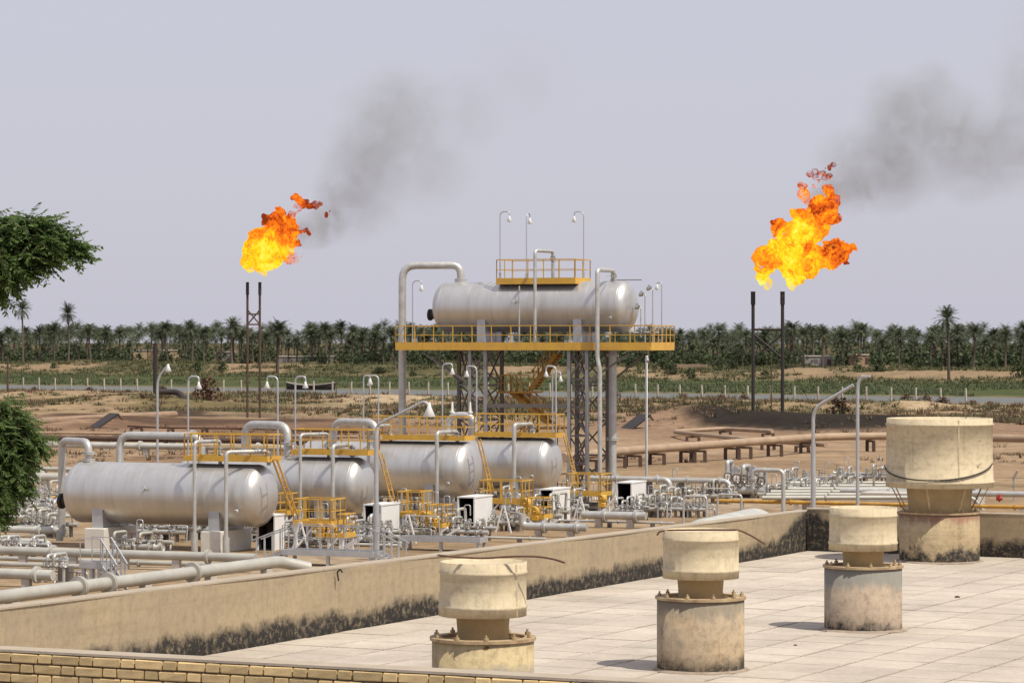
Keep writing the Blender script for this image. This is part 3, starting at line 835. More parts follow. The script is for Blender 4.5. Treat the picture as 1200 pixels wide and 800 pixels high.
def platform(label, u0, u1, v0, v1, z, h=1.06, fascia=0.30, sides='flbr', step=1.45, legs=None, legmat='white', name='access_platform', braces=True, mat='yellow', thick=0.05, group=None, cat='platform'):
    t = thing(name, label, cat, S, ((u0 + u1) / 2, (v0 + v1) / 2, 0 if legs else z), group)
    part(MB().box(u0 + 0.01, u1 - 0.01, v0 + 0.01, v1 - 0.01, z - thick, z), 'deck_plate', MT['steel'], t)
    e = 0.03
    for (a, b) in (((u0, v0), (u1, v0)), ((u0, v1), (u1, v1)), ((u0, v0), (u0, v1)), ((u1, v0), (u1, v1))):
        x0, x1 = min(a[0], b[0]), max(a[0], b[0]); y0, y1 = min(a[1], b[1]), max(a[1], b[1])
        if x0 == x1: mb = MB().box(x0 - e, x0 + e, y0 + e + 0.002, y1 - e - 0.002, z - fascia + 0.10, z + 0.10)
        else: mb = MB().box(x0 - e, x1 + e, y0 - e, y0 + e, z - fascia + 0.10, z + 0.10)
        part(mb, 'edge_beam', MT[mat], t)
    cs = {'f': ((u0, v0), (u1, v0)), 'b': ((u0, v1), (u1, v1)), 'l': ((u0, v0), (u0, v1)), 'r': ((u1, v0), (u1, v1))}
    for s_ in sides: rails(t, cs[s_], z, h, step, mat, 0.024 if mat == 'yellow' else 0.015)
    if legs:
        for (lu, lv) in legs:
            part(MB().bar((lu, lv, -0.05), (lu, lv, z - fascia + 0.11), 0.13), 'leg', MT[legmat], t)
        if braces:
            for (lu, lv) in legs[:2]:
                part(MB().bar((lu + 0.07, lv, 0.15), (lu + 0.95, lv, z - fascia + 0.12), 0.10), 'brace', MT[legmat], t)
    return t
def ladder(label, a, b, w=0.6, mat='yellow', step=0.28, name='ladder', rail=0.9, cat='ladder', side=Vector((0, 1, 0)), tr=0.16, st=(0.06, 0.16)):
    a = Vector(a); b = Vector(b)
    t = thing(name, label, cat, S, tuple(b))
    for s_ in (-1, 1):
        o = side * (w / 2 * s_)
        part(MB().bar(a + o, b + o, *st), 'stringer', MT[mat], t)
        if rail:
            up = Vector((0, 0, rail))
            part(MB().bar(a + o + up, b + o + up, 0.05), 'handrail', MT[mat], t)
            for k in range(4):
                c = a.lerp(b, (k + 0.5) / 4) + o
                part(MB().bar(c, c + up, 0.045), 'rail_post', MT[mat], t)
    nn = int((a - b).length / step)
    d = (b - a); d.z = 0; d = d.normalized() if d.length > 0.05 else Vector((1, 0, 0))
    for k in range(1, nn):
        c = a.lerp(b, k / nn)
        part(MB().bar(c - side * (w / 2 - 0.035), c + side * (w / 2 - 0.035), tr, 0.035, up=Vector((0, 0, 1))), 'tread', MT[mat], t)
    return t
def lamp(label, base, ztop, arm, rad=0.045, head=0.30, style='hook', mat='galv', group=None, fr=S, lean=None):
    """arm: horizontal vector of the bracket"""
    b = Vector(base); A = Vector((arm[0], arm[1], 0)); L = A.length
    t = thing('lamp_post', label, 'lamp post', fr, tuple(b), group)
    if style == 'hook':
        pts = [b - Vector((0, 0, 0.05)), (b.x, b.y, ztop)]
        pts = [b - Vector((0, 0, 0.05)), Vector((b.x, b.y, ztop)), Vector((b.x, b.y, ztop)) + A, Vector((b.x, b.y, ztop - L * 0.55)) + A]
        bend = L * 0.5
    else:
        pts = [b - Vector((0, 0, 0.05)), Vector((b.x, b.y, ztop - (lean or 1.4))), Vector((b.x, b.y, ztop)) + A]
        bend = 0.9
    part(MB().tube(pts, rad, 8, bend), 'pole', MT[mat], t)
    part(MB().cyl(b, b + Vector((0, 0, 0.35)), rad * 2.0, n=8), 'socket', MT[mat], t)
    e = Vector(pts[-1])
    hp = part(MB().lathe([(0.012, 0.07), (head * 0.16, 0.06), (head * 0.2, -0.02), (head * 0.55, -head * 0.9), (head * 0.5, -head * 0.93), (0.01, -head * 0.75)], e, n=16), 'lamp_shade', MT['white'], t)
    part(MB().ball(e - Vector((0, 0, head * 0.80)), head * 0.26, 10), 'bulb', MT['glass'], hp)
    return t
def cabinet(label, pxl, pxm, pxr, yt, yb, v, fill=True):
    u0 = S.u(pxl, v); u1 = S.u(pxm, v)
    zt = S.z(pxl, yt, v); zb = max(0.0, S.z(pxl, yb, v))
    # depth from the right face
    lo, hi = 0.3, 5.0
    for _ in range(40):
        mdl = (lo + hi) / 2
        w_ = S.w((u1, v + mdl, 1)); px = 600 + F * w_.x / w_.y
        if px < pxr: lo = mdl
        else: hi = mdl
    dpt = lo; k = 0.05
    t = thing('control_cabinet', label, 'cabinet', S, ((u0 + u1) / 2, v + dpt / 2, 0))
    part(MB().box(u1 - k, u1, v + 0.004, v + dpt, zb, zt), 'side_panel', MT['white'], t)
    part(MB().box(u0, u0 + k, v + 0.004, v + dpt, zb, zt), 'side_panel', MT['white'], t)
    part(MB().box(u0 - 0.03, u1 + 0.03, v - 0.06, v + dpt + 0.05, zt + 0.002, zt + 0.07), 'roof_panel', MT['white'], t)
    part(MB().box(u0 + k + 0.003, u1 - k - 0.003, v + dpt - 0.06, v + dpt - 0.01, zb, zt - 0.002), 'back_panel', MT['black_shade_in'], t)
    part(MB().box(u0 + k + 0.003, u1 - k - 0.003, v + 0.03, v + dpt - 0.07, zb, zb + 0.05), 'floor_panel', MT['black_shade_in'], t)
    for (a, b) in (((u0, zb), (u0, zt)), ((u1, zb), (u1, zt))):
        part(MB().box(a[0] - 0.035, a[0] + 0.035, v - 0.05, v, zb - 0.02, zt), 'frame_post', MT['white'], t)
    part(MB().box(u0 + k + 0.002, u0 + k + 0.02, v + 0.02, v + dpt - 0.075, zb + 0.055, zt - 0.03), 'painted_shade_lining', MT['black_shade_in'], t)  # added black sheets: inner shade painted over the white panels
    part(MB().box(u1 - k - 0.02, u1 - k - 0.002, v + 0.02, v + dpt - 0.075, zb + 0.055, zt - 0.03), 'painted_shade_lining', MT['black_shade_in'], t)
    part(MB().box(u0 + k + 0.022, u1 - k - 0.022, v + 0.02, v + dpt - 0.075, zt - 0.028, zt - 0.004), 'painted_shade_lining', MT['black_shade_in'], t)
    mb = MB().box(u0 + 0.15, u0 + 0.55, v + dpt - 0.35, v + dpt - 0.10, zb + 0.5, zb + 1.2).cyl((u1 - 0.3, v + dpt - 0.4, zb + 0.05), (u1 - 0.3, v + dpt - 0.4, zb + 1.1), 0.06)
    part(mb, 'instrument', MT['dark'], t)
    for lu in (u0, u1 - k):
        for lv in (v + 0.05, v + dpt - 0.1):
            if zb > 0.06: part(MB().box(lu, lu + k, lv, lv + 0.05, -0.05, zb), 'leg', MT['white'], t)
    return t
def pts_v(v, *pp):
    return [tuple(S.pv(a, b, v)) for a, b in pp]

# ------------------------------------------------------------------ the four ground level tanks
R1 = 1.41
tank('silver horizontal separator tank nearest on the left, with black manway on its far end', TV[0], -0.25, 10.5, R1, 2.52, (-8.6, -2.6))
tank('second silver tank from the left, behind the open white cabinet and grey walkway', TV[1], -0.28, 10.4, 1.36, 2.50, (-8.3, -2.5), leftman=False)
tank('third silver tank from the left, in the middle of the ground level row', TV[2], -0.3, 10.4, 1.48, 2.72, (-8.3, -2.6), leftman=False)
tank('ground level silver tank in front of the tower, last in its row', TV[3], -0.3, 10.4, 1.45, 2.60, (-8.3, -2.6), leftman=False)
# upper tank
R5 = 1.55
ZD = 9.33                                            # tower deck
tank('large silver tank standing high up on the yellow railed tower', TV[4], -0.35, 13.2, R5, 11.62, (-9.95, -3.65), plinths=False, foot=ZD, seams=5)

# gooseneck vent pipes at the far (left) ends
v = TV[0]
pipe('grey gooseneck pipe rising at the far left end of the nearest tank', [(S.u(72.5, v + 1.4), v + 1.4, 0.3)] + [tuple(S.pv(72.5, 516, v + 1.4))] + [(S.u(104, v), v, S.z(72.5, 516, v + 1.4)), (S.u(104, v), v, 3.9)], 0.175, 'pipe', 0.5, [(2, 0.55), (2, 0.9)])
v = TV[0] + 2.6
z_ = S.z(140, 509.5, v)
pipe('pale pipe bent over behind the nearest tank, running right to its platform', [(S.u(140.5, v), v, 0.3), (S.u(140.5, v), v, z_), (S.u(236, v), v, z_), (S.u(236, v), v, 3.3)], 0.18, 'pipe', 0.6, [(1, 0.9)])
for (px0, px1, yt, v_, hv, r_, lb) in ((287.5, 337.5, 497, TV[1], 1.2, 0.205, 'thick white gooseneck pipe at the left end of the second tank'),
                                   (391, 441, 493.5, TV[2] - 2, 1.0, 0.19, 'thick white gooseneck pipe at the left end of the third tank'),
                                   (525, 556, 486, TV[3] + 0.4, 0.0, 0.19, 'white gooseneck pipe with two upright stubs behind the third tank')):
    z_ = S.z(px0, yt, v_ + hv)
    p = [(S.u(px0, v_ + hv), v_ + hv, 2.8), (S.u(px0, v_ + hv), v_ + hv, z_), (S.u(px1, v_), v_, z_), (S.u(px1, v_), v_, 3.9)]
    t = pipe(lb, p, r_, 'pipe', 0.7, [(2, 0.6)] if px0 != 525 else [(0, 0.5)])
    if px0 == 525:
        for px in (530, 551):
            c = S.pv(px, yt - 3, v_)
            part(MB().cyl((c.x, v_, z_), (c.x, v_, z_ + 0.75), 0.09, 0.05).cyl((c.x, v_, z_ + .12), (c.x, v_, z_ + .2), 0.15), 'upright_stub', MT['white'], t)
v = TV[4] + 0.3
z_ = S.z(471, 311.5, v)
pipe('tall gooseneck riser pipe at the left end of the tower tank', [(S.u(471.5, v - 1.0), v - 1.0, -0.05), (S.u(471.5, v - 1.0), v - 1.0, z_), (S.u(540, v), v, z_), (S.u(540, v), v, 13.0)], 0.235, 'pipe', 0.9, [(2, 0.75), (2, 0.9), (0, 0.35)], n=16)

# slender J pipes in front of the tanks: up the front, over the top
def jpipe(label, px, ybot, ytop, pxe, v_, r_=0.085, off=1.75, zend=None, flv=0.5):
    vf = v_ - off
    z_ = S.z(px, ytop, vf)
    e = S.u(pxe, v_)
    zb = max(0.1, S.z(px, ybot, vf)) if ybot else 0.1
    p = [(S.u(px, vf), vf, zb), (S.u(px, vf), vf, z_), (e, v_, z_), (e, v_, zend)]
    t = pipe(label, p, r_, 'pipe', 0.22, [(2, 0.75)], name='drain_pipe')
    valve_parts(t, (e, v_, (z_ + zend) / 2 + 0.05), (0, 0, 1), r_ * 1.15)
    part(MB().cyl((p[0][0], vf, -0.05), (p[0][0], vf, zb + 0.02), r_ * 1.8, n=10), 'foot', MT['pipe'], t)
    return t
jpipe('slender vertical relief pipe in front of the nearest tank, left of the two', 228, 625, 517.5, 258, TV[0], 0.085, 1.75, 3.9)
jpipe('slender vertical relief pipe in front of the nearest tank, right of the two', 265, 630, 529.5, 315, TV[0], 0.09, 1.75, 3.9)
jpipe('slender relief pipe over the second tank, left of the two', 352, 600, 509, 385, TV[1], 0.08, 1.7, 3.8)
jpipe('slender relief pipe over the second tank, right of the two', 390, 610, 522, 413, TV[1], 0.10, 1.7, 3.8)
jpipe('thin relief pipe bent over the left half of the third tank', 432, 560, 499, 458, TV[2], 0.085, 1.75, 4.15)
jpipe('slender relief pipe over the right half of the third tank', 512, 612, 506.5, 536, TV[2], 0.105, 1.75, 4.15)
jpipe('slender relief pipe over the tank in front of the tower', 602.5, 612, 497.5, 624, TV[3], 0.12, 1.75, 4.0)
v = TV[4]; vf = v - 2.15
z_ = S.z(627, 293.5, vf)
t = pipe('thin white relief pipe rising from the tower deck to the top platform', [(S.u(627, vf), vf, 9.4), (S.u(627, vf), vf, z_), (S.u(648, v), v, z_), (S.u(648, v), v, 13.1)], 0.105, 'pipe', 0.25, [(0, 0.02)])
valve_parts(t, (S.u(648, v), v, z_ - 0.45), (0, 0, 1), 0.1)
vf = v - 2.6
z_ = S.z(700, 316, vf)
pts = [(S.u(700, vf), vf, z_)]
p_ = [S.pv(703, 585, vf), S.pv(703, 432, vf), S.pv(700, 420, vf)]
t = pipe('long relief pipe from the ground past the deck to the tower tank right end', [(p_[0].x, vf, 0.1), (p_[1].x, vf, p_[1].z), (p_[2].x, vf, p_[2].z), (S.u(700, vf), vf, z_), (S.u(719, v), v, z_), (S.u(719, v), v, 13.1)], 0.135, 'pipe', 0.3, [(4, 0.8)])
valve_parts(t, (S.u(719, v), v, 13.45), (0, 0, 1), 0.11)
part(MB().bar((S.u(719, v), v, 13.22), (S.u(752, v), v, 13.22), 0.05), 'branch_tube', MT['steel'], t)
part(MB().tube([(S.u(712, v - 2.2), v - 2.2, 13.4), (S.u(716, v - 1.0), v - 1.0, 13.55)], 0.03, 6), 'bracket', MT['pipe'], t)
vf = v - 2.1
pipe('thin instrument riser with a flange, in front of the middle of the tower tank', [(S.u(608.5, vf), vf, 9.45), (S.u(608.5, vf), vf, S.z(608, 335, vf))], 0.05, 'pipe', 0, [(0, 0.92), (0, 0.02)])

# platforms on top of the tanks
def top_platform(label, pxl, pxr, v_, z, vd=0.68, **k):
    v0 = v_ - vd
    return platform(label, S.u(pxl, v0), S.u(pxr - 9, v0), v0, v_ + vd, z, **k)
top_platform('yellow railed catwalk on top of the nearest tank', 216, 322, TV[0], 4.22, h=1.08, fascia=0.25, step=0.9)
top_platform('yellow railed catwalk on top of the second tank', 342, 440, TV[1], 4.14, h=1.08, fascia=0.25, step=0.95)
top_platform('yellow railed catwalk on top of the third tank', 436, 553, TV[2], 4.42, h=1.10, fascia=0.25, step=1.1)
top_platform('yellow railed catwalk on the tank in front of the tower', 556, 660, TV[3], 4.24, h=1.15, fascia=0.25, step=0.9)
# tower deck railing platform on the tank top
v0 = TV[4] - 1.3
platform('small yellow railed platform on the crown of the tower tank', S.u(582, v0), S.u(674, v0), v0, TV[4] + 1.3, 13.27, h=1.22, fascia=0.38, step=1.05)
# ladders down from the catwalks
ladder('steep yellow ladder leaning at the right end of the nearest tank', (S.u(322, -0.9), -0.9, 4.2), (S.u(346, -0.9) , -0.9, 1.75), 0.42, 'yellow_rust', 0.30, rail=0, tr=0.05, st=(0.045, 0.09))
ladder('steep yellow ladder beside the right end of the second tank', (S.u(446, TV[1] - .9), TV[1] - 0.9, 4.1), (S.u(463, TV[1] - .9), TV[1] - 0.9, 1.5), 0.42, 'yellow_rust', 0.30, rail=0, tr=0.05, st=(0.045, 0.09))
ladder('steep rusty ladder at the right end of the third tank', (S.u(561, TV[2] - .9), TV[2] - 0.9, 4.4), (S.u(577, TV[2] - .9), TV[2] - 0.9, 1.6), 0.42, 'yellow_rust', 0.30, rail=0, tr=0.05, st=(0.045, 0.09))
ladder('steep rusty ladder right of the tank in front of the tower', (S.u(662, TV[3] - .9), TV[3] - 0.9, 4.2), (S.u(676, TV[3] - .9), TV[3] - 0.9, 1.6), 0.42, 'yellow_rust', 0.30, rail=0, tr=0.05, st=(0.045, 0.09))

# ------------------------------------------------------------------ the tower
vF, vB = 46.9, 51.3
uL, uR = S.u(463.5, vF), S.u(762, vF)
tw = thing('tower_platform', 'tall steel tower with a yellow railed deck and lattice legs carrying the upper tank', 'tower', S, ((uL + uR) / 2, 49.2, 0))
NP = 9
for k in range(NP):
    a = uL + (uR - uL) * k / NP; b_ = uL + (uR - uL) * (k + 1) / NP
    part(MB().box(a + 0.01, b_ - 0.01, vF + 0.08, vB - 0.08, ZD - 0.06, ZD), 'deck_plate', MT['steel'], tw)
    part(MB().box(a + 0.006, b_ - 0.006, vF - 0.04, vF + 0.04, ZD - 0.36, ZD + 0.12), 'edge_beam', MT['yellow'], tw)
    part(MB().box(a + 0.006, b_ - 0.006, vB - 0.04, vB + 0.04, ZD - 0.36, ZD + 0.12), 'edge_beam', MT['yellow'], tw)
for u_ in (uL, uR):
    part(MB().box(u_ - 0.04, u_ + 0.04, vF + 0.05, vB - 0.05, ZD - 0.36, ZD + 0.12), 'edge_beam', MT['yellow'], tw)
rails(tw, [(uL, vF), (uR, vF)], ZD, 1.13, 1.30, 'yellow', 0.026)
rails(tw, [(uL, vB), (uR, vB)], ZD, 1.13, 1.30, 'yellow', 0.026)
rails(tw, [(uL, vF), (uL, vB)], ZD, 1.13, 1.30, 'yellow', 0.026)
rails(tw, [(uR, vF), (uR, vB)], ZD, 1.13, 0.75, 'yellow', 0.026)
for k in range(6):
    u_ = uL + 0.6 + (uR - uL - 1.2) * k / 5
    part(MB().box(u_ - 0.07, u_ + 0.07, vF + 0.05, vB - 0.05, ZD - 0.34, ZD - 0.07), 'deck_joist', MT['steel'], tw)
colsu = [(S.u(538, 50.9), 50.9), (S.u(551, 47.2), 47.2), (S.u(569, 47.2), 47.2), (S.u(588, 50.9), 50.9),
         (S.u(667, 47.2), 47.2), (S.u(688, 47.2), 47.2), (S.u(676, 50.9), 50.9), (S.u(712, 50.9), 50.9)]
for (u_, v_) in colsu:
    h = ZD - 0.36
    mb = MB().box(u_ - 0.10, u_ + 0.10, v_ - 0.10, v_ - 0.075, 0.02, h).box(u_ - 0.10, u_ + 0.10, v_ + 0.075, v_ + 0.10, 0.02, h).box(u_ - 0.02, u_ + 0.02, v_ - 0.074, v_ + 0.074, 0.02, h)
    cl = part(mb, 'column', MT['galv_dull' if v_ < 48 else 'steel'], tw)
    part(MB().cbox(u_ - 0.4, u_ + 0.4, v_ - 0.4, v_ + 0.4, -0.1, 0.35, 0.02), 'footing', MT['conc'], cl)
def lattice(a, b, levels, w=0.08):
    zs = [0.4 + (ZD - 0.8) * k / levels for k in range(levels + 1)]
    for k in range(levels):
        p = Vector((a[0], a[1], zs[k])); q_ = Vector((b[0], b[1], zs[k + 1]))
        r_ = Vector((b[0], b[1], zs[k])); s_ = Vector((a[0], a[1], zs[k + 1]))
        part(MB().bar(p, q_, w), 'diagonal_brace', MT['steel'], tw)
        part(MB().bar(r_ + Vector((0, 0.06, 0)), s_ + Vector((0, 0.06, 0)), w), 'diagonal_brace', MT['steel'], tw)
        part(MB().bar(s_, q_, w * 1.1), 'cross_member', MT['steel'], tw)
lattice(colsu[1], colsu[2], 6); lattice(colsu[0], colsu[3], 4, 0.09); lattice(colsu[4], colsu[5], 5); lattice(colsu[6], colsu[7], 4, 0.09)
lattice(colsu[2], colsu[3], 4, 0.09); lattice(colsu[5], colsu[6], 5, 0.08); lattice(colsu[0], colsu[1], 4, 0.08)
for zz in (5.6,):
    part(MB().bar((colsu[2][0], 47.2, zz), (colsu[4][0], 47.2, zz), 0.16, 0.22), 'tie_beam', MT['steel'], tw)
def knee(a, b):
    part(MB().bar(a, b, 0.11), 'knee_brace', MT['steel'], tw)
knee(tuple(S.pv(690, 446, 47.2)), tuple(S.pv(738, 414, 47.2)))
knee(tuple(S.pv(718, 446, 49.5)), tuple(S.pv(756, 414, 49.5)))
knee(tuple(S.pv(706, 444, 50.9)), tuple(S.pv(676, 455, 47.6)))
knee(tuple(S.pv(551, 450, 47.2)), tuple(S.pv(497, 414, 47.2)))
knee(tuple(S.pv(538, 446, 50.9)), tuple(S.pv(508, 414, 50.9)))
# staircase inside the tower
sv = 50.2
def flight(p, q_, nm):
    a = S.pv(*p, sv); b = S.pv(*q_, sv)
    st = None
    for s_ in (-0.45, 0.45):
        o = part(MB().bar((a.x, sv + s_, a.z), (b.x, sv + s_, b.z), 0.07, 0.24), 'stair_stringer', MT['yellow_rust'], tw)
        st = st or o
        for hh, ww in ((0.95, 0.055), (0.5, 0.04)):
            part(MB().bar((a.x, sv + s_, a.z + hh), (b.x, sv + s_, b.z + hh), ww), 'handrail', MT['yellow_rust'], o)
        for k in range(6):
            f = (k + 0.3) / 6; c = a.lerp(b, f)
            part(MB().bar((c.x, sv + s_, c.z), (c.x, sv + s_, c.z + 0.95), 0.05), 'rail_post', MT['yellow_rust'], o)
    nn = 12
    for k in range(nn):
        c = a.lerp(b, (k + 0.5) / nn)
        part(MB().box(c.x - 0.14, c.x + 0.14, sv - 0.41, sv + 0.41, c.z - 0.02, c.z + 0.02), 'stair_tread', MT['yellow_rust'], tw)
flight((655, 414), (625, 455), 'upper')
flight((600, 458), (646, 497), 'lower')
a = S.pv(590, 458, sv); b = S.pv(628, 458, sv)
part(MB().box(a.x, b.x, sv - 1.2, sv + 1.2, a.z - 0.12, a.z), 'landing', MT['yellow_rust'], tw)
rails(tw, [(a.x, sv - 1.2), (b.x, sv - 1.2)], a.z, 1.0, 0.6, 'yellow_rust', 0.024)
rails(tw, [(a.x, sv - 1.2), (a.x, sv + 1.2)], a.z, 1.0, 0.8, 'yellow_rust', 0.024)
a = S.pv(632, 500, sv); b = S.pv(660, 500, sv)
part(MB().box(a.x, b.x, sv - 1.2, sv + 1.2, a.z - 0.12, a.z), 'landing', MT['yellow_rust'], tw)
for u_ in (a.x, b.x):
    part(MB().bar((u_, sv - 1.1, 0), (u_, sv - 1.1, a.z - 0.12), 0.12), 'landing_leg', MT['steel'], tw)
flight((628, 502), (600, 540), 'bottom')
# small grey panels on the tower tank supports, valves at its right end
e0 = S.u(742, TV[4] - 1.0); zb = ZD
t = thing('valve_group', 'cluster of valves and thin pipes at the right end of the tower tank', 'valves', S, (e0 + 1.2, 48.8, ZD))
ue = 0.25
for k, (px, pyt, pyb) in enumerate(((756, 345, 402), (765, 338, 402), (751, 360, 395))):
    u_ = S.u(px, 48.3)
    p0_, p1_ = S.z(px, pyb, 48.3), S.z(px, pyt, 48.3)
    part(MB().tube([(u_, 48.3, p0_), (u_, 48.3, p1_), (u_ - 0.45, 48.6, p1_)], 0.045, 8, 0.1), 'riser', MT['pipe'], t)
    valve_parts(t, (u_, 48.3, p0_ + (p1_ - p0_) * 0.25), (0, 0, 1), 0.07, 'pipe', True)
    valve_parts(t, (u_ - 0.3, 48.5, p1_), (1, -0.5, 0), 0.085, 'pipe', False)
part(MB().tube([(S.u(742, 48.3), 48.3, ZD + .7), (S.u(772, 48.3), 48.3, ZD + .7)], 0.06, 8), 'header', MT['pipe'], t)
# downcomer: the thick round pipe at the right of the tower
v = 48.9
pipe('thick grey downcomer pipe from the tower deck, bending at the ground', [(S.u(718, v), v, ZD - 0.4), (S.u(718, v), v, S.z(718, 583, v)), (S.u(718, v) - 0.9, v - 1.5, S.z(718, 583, v) - 0.15), (S.u(718, v) - 2.4, v - 3.0, S.z(718, 583, v) - 0.15)], 0.235, 'pipe', 0.8, [(0, 0.03), (0, 0.6)], n=16)

# ------------------------------------------------------------------ lamps
def slamp(label, px, yt, v_, pxa, r_=0.045, head=0.34, zb=0.0, dv=0.0, **k):
    u_ = S.u(px, v_)
    return lamp(label, (u_, v_, zb), S.z(px, yt, v_), (S.u(pxa, v_ + dv) - u_, dv), r_, head, **k)
slamp('hooked lamp on the left end of the small crown platform', 586, 248, 48.0, 597, 0.036, 0.30, zb=13.35)
slamp('lamp at the middle of the small crown platform, its hook seen edge on', 617, 250, 49.6, 621, 0.036, 0.30, zb=13.35, dv=0.6)
slamp('hooked lamp on the right end of the small crown platform, facing left', 684, 248, 49.8, 673, 0.036, 0.30, zb=13.35)
slamp('hooked lamp standing on the left end of the tower deck', 483.5, 329, 47.3, 494, 0.036, 0.30, zb=ZD)
slamp('lamp on the right end of the tower deck, short arm to the left', 775.5, 331, 49.8, 770, 0.036, 0.28, zb=ZD)
slamp('curved lamp post behind the nearest tank, left of two', 184.5, 428, 6.0, 197, 0.06, 0.30, style='lean', lean=0.6)
slamp('hooked lamp post behind the nearest tank, right of two', 220.5, 441, 7.5, 233, 0.048, 0.30)
slamp('hooked lamp post facing left, behind the thick white gooseneck pipe', 325.5, 441, 17.0, 313, 0.048, 0.30)
slamp('hooked lamp post facing right, behind the second tank', 346, 441, 17.0, 358, 0.048, 0.30)
slamp('thin lamp post facing right behind the third tank', 426, 440, 30.0, 434, 0.045, 0.28)
slamp('thin lamp post facing left behind the third tank', 443.5, 440, 30.0, 433, 0.045, 0.28)
slamp('hooked lamp post facing right just left of the tower legs', 518.5, 426, 38.0, 530, 0.048, 0.30)
slamp('hooked lamp post facing left in front of the left tower legs', 558.5, 429, 38.5, 547, 0.048, 0.30)
slamp('hooked lamp post facing left in front of the tower staircase', 651.5, 429, 41.0, 640, 0.055, 0.30)
slamp('thin lamp post facing right, half hidden at the tower staircase', 647.5, 436, 42.5, 657, 0.045, 0.28)
slamp('slim grey post under the right end of the tower deck', 757.5, 418, 45.0, 758.5, 0.075, 0.2)
# the near tall lamp with a long raised arm
vl = -4.2
a = S.pv(441, 500, vl); e = S.pv(497, 470, vl)
t = thing('lamp_post', 'thick near lamp post with long raised arm and white cone shade', 'lamp post', S, (a.x, vl, 0))
part(MB().cyl((a.x, vl, -0.05), (a.x, vl, S.z(441, 590, vl)), 0.14, n=12).cyl((a.x, vl, S.z(441, 590, vl)), (a.x, vl, S.z(441, 508, vl)), 0.10, n=12), 'pole', MT['galv'], t)
part(MB().tube([(a.x, vl, S.z(441, 510, vl)), (a.x, vl, S.z(441, 498, vl)), (e.x, vl, e.z), (S.u(502, vl), vl, S.z(502, 474, vl))], 0.06, 8, 0.3), 'arm', MT['galv'], t)
c = Vector((S.u(503, vl), vl, S.z(503, 474, vl)))
part(MB().lathe([(0.02, 0.1), (0.07, 0.05), (0.09, -0.1), (0.27, -0.5), (0.24, -0.52), (0.02, -0.4)], c, n=18), 'lamp_shade', MT['white'], t)
# double lamp at the right
d1 = 22.0
def rv(px, v_): return S.u(px, v_)
vl = 17.0
u_ = S.u(953, vl); u2 = S.u(1001, vl)
t = thing('lamp_post', 'bowed lamp post leaning right behind the roof, meeting a straight one', 'lamp post', S, (u_, vl, 0))
part(MB().tube([(u_, vl, -0.05), (u_, vl, S.z(953, 478, vl)), tuple(S.pv(978, 464, vl)), tuple(S.pv(1000, 451, vl))], 0.085, 10, 1.2, 8), 'pole', MT['galv'], t)
part(MB().cyl((u_, vl, -0.04), (u_, vl, S.z(953, 520, vl)), 0.12, n=10), 'lower_pole', MT['galv'], t)
u_ = S.u(1003, vl)
t = thing('lamp_post', 'straight lamp post with curved tip, beside the bowed one right of centre', 'lamp post', S, (u_, vl + 0.3, 0))
part(MB().tube([(u_, vl + .3, -0.05), (u_, vl + .3, S.z(1003, 456, vl)), tuple(S.pv(1006, 447, vl + .3)), tuple(S.pv(1012, 440, vl + .3))], 0.085, 10, 0.3), 'pole', MT['galv'], t)
c = S.pv(1011, 441, vl + .3)
part(MB().cbox(c.x - 0.05, c.x + 0.38, vl + .2, vl + .4, c.z - 0.06, c.z + 0.06, 0.03), 'lamp_head', MT['galv'], t)
# ------------------------------------------------------------------ ground level pipework, left foreground
def run_u(label, px0, px1, pxr, y, z, r, mat='pipe_pale', ends=(0, 0), nsup=3, fl=2, dirv=False, length=None, **k):
    """straight pipe along u (or along v) through the photo point (pxr, y) at height z"""
    p = S.pz(pxr, y, z)
    if not dirv:
        a = Vector((S.u(px0, p.y), p.y, z)); b = Vector((S.u(px1, p.y), p.y, z))
    else:
        a = Vector((p.x, p.y + length[0], z)); b = Vector((p.x, p.y + length[1], z))
    pts = [a, b]
    if ends[0]: pts = [a + Vector((0, 0, ends[0]))] + pts
    if ends[1]: pts = pts + [b + Vector((0, 0, ends[1]))]
    m = 1 if ends[0] else 0
    sups = [(m, (j + 0.5) / nsup, max(0.14, r * 1.2)) for j in range(nsup)]
    fls = [(m, (j + 0.7) / fl) for j in range(fl)]
    return pipe(label, [tuple(q_) for q_ in pts], r, mat, max(0.3, r * 2.6), fls, supports=sups, **k)
run_u('long grey green pipe crossing in front of the nearest tank on low blocks', -60, 300, 0, 644.5, 0.62, 0.185, 'pipe_grey', nsup=6, fl=2)
run_u('thinner grey pipe low on the ground just behind the long grey green one', -60, 262, 120, 657.5, 0.18, 0.10, 'pipe_grey', nsup=3, fl=1)
a = S.pz(-30, 703, 0.5); b = S.pz(328, 657.5, 0.5)
pipe('thick pale pipe running diagonally away beside the roof parapet', [(a.x, a.y, 0.5), tuple(Vector((a.x, a.y, 0.5)).lerp(Vector((b.x, b.y, 0.5)), 0.36)), (b.x, b.y, 0.5), (b.x + 0.9, b.y + 0.9, 0.2)], 0.245, 'pipe_grey', 0.4,
     [(0, 0.85), (1, 0.06), (1, 0.5)], supports=[(0, 0.3, 0.3), (1, 0.25, 0.3), (1, 0.6, 0.3), (1, 0.92, 0.3)], n=16)
run_u('pale green pipe ending at a small valve, left edge foreground', -60, 62, 0, 671.5, 0.5, 0.20, 'pipe_pale', nsup=2, fl=2)
run_u('pale pipe stub behind the long grey green one at the left edge', -60, 58, 0, 633.5, 0.6, 0.15, 'pipe_pale', ends=(0, -0.7), nsup=2, fl=2)
run_u('small pipe at ground level between the diagonal pipe and the long one', -40, 110, 20, 661, 0.15, 0.10, 'pipe_grey', nsup=2, fl=1)

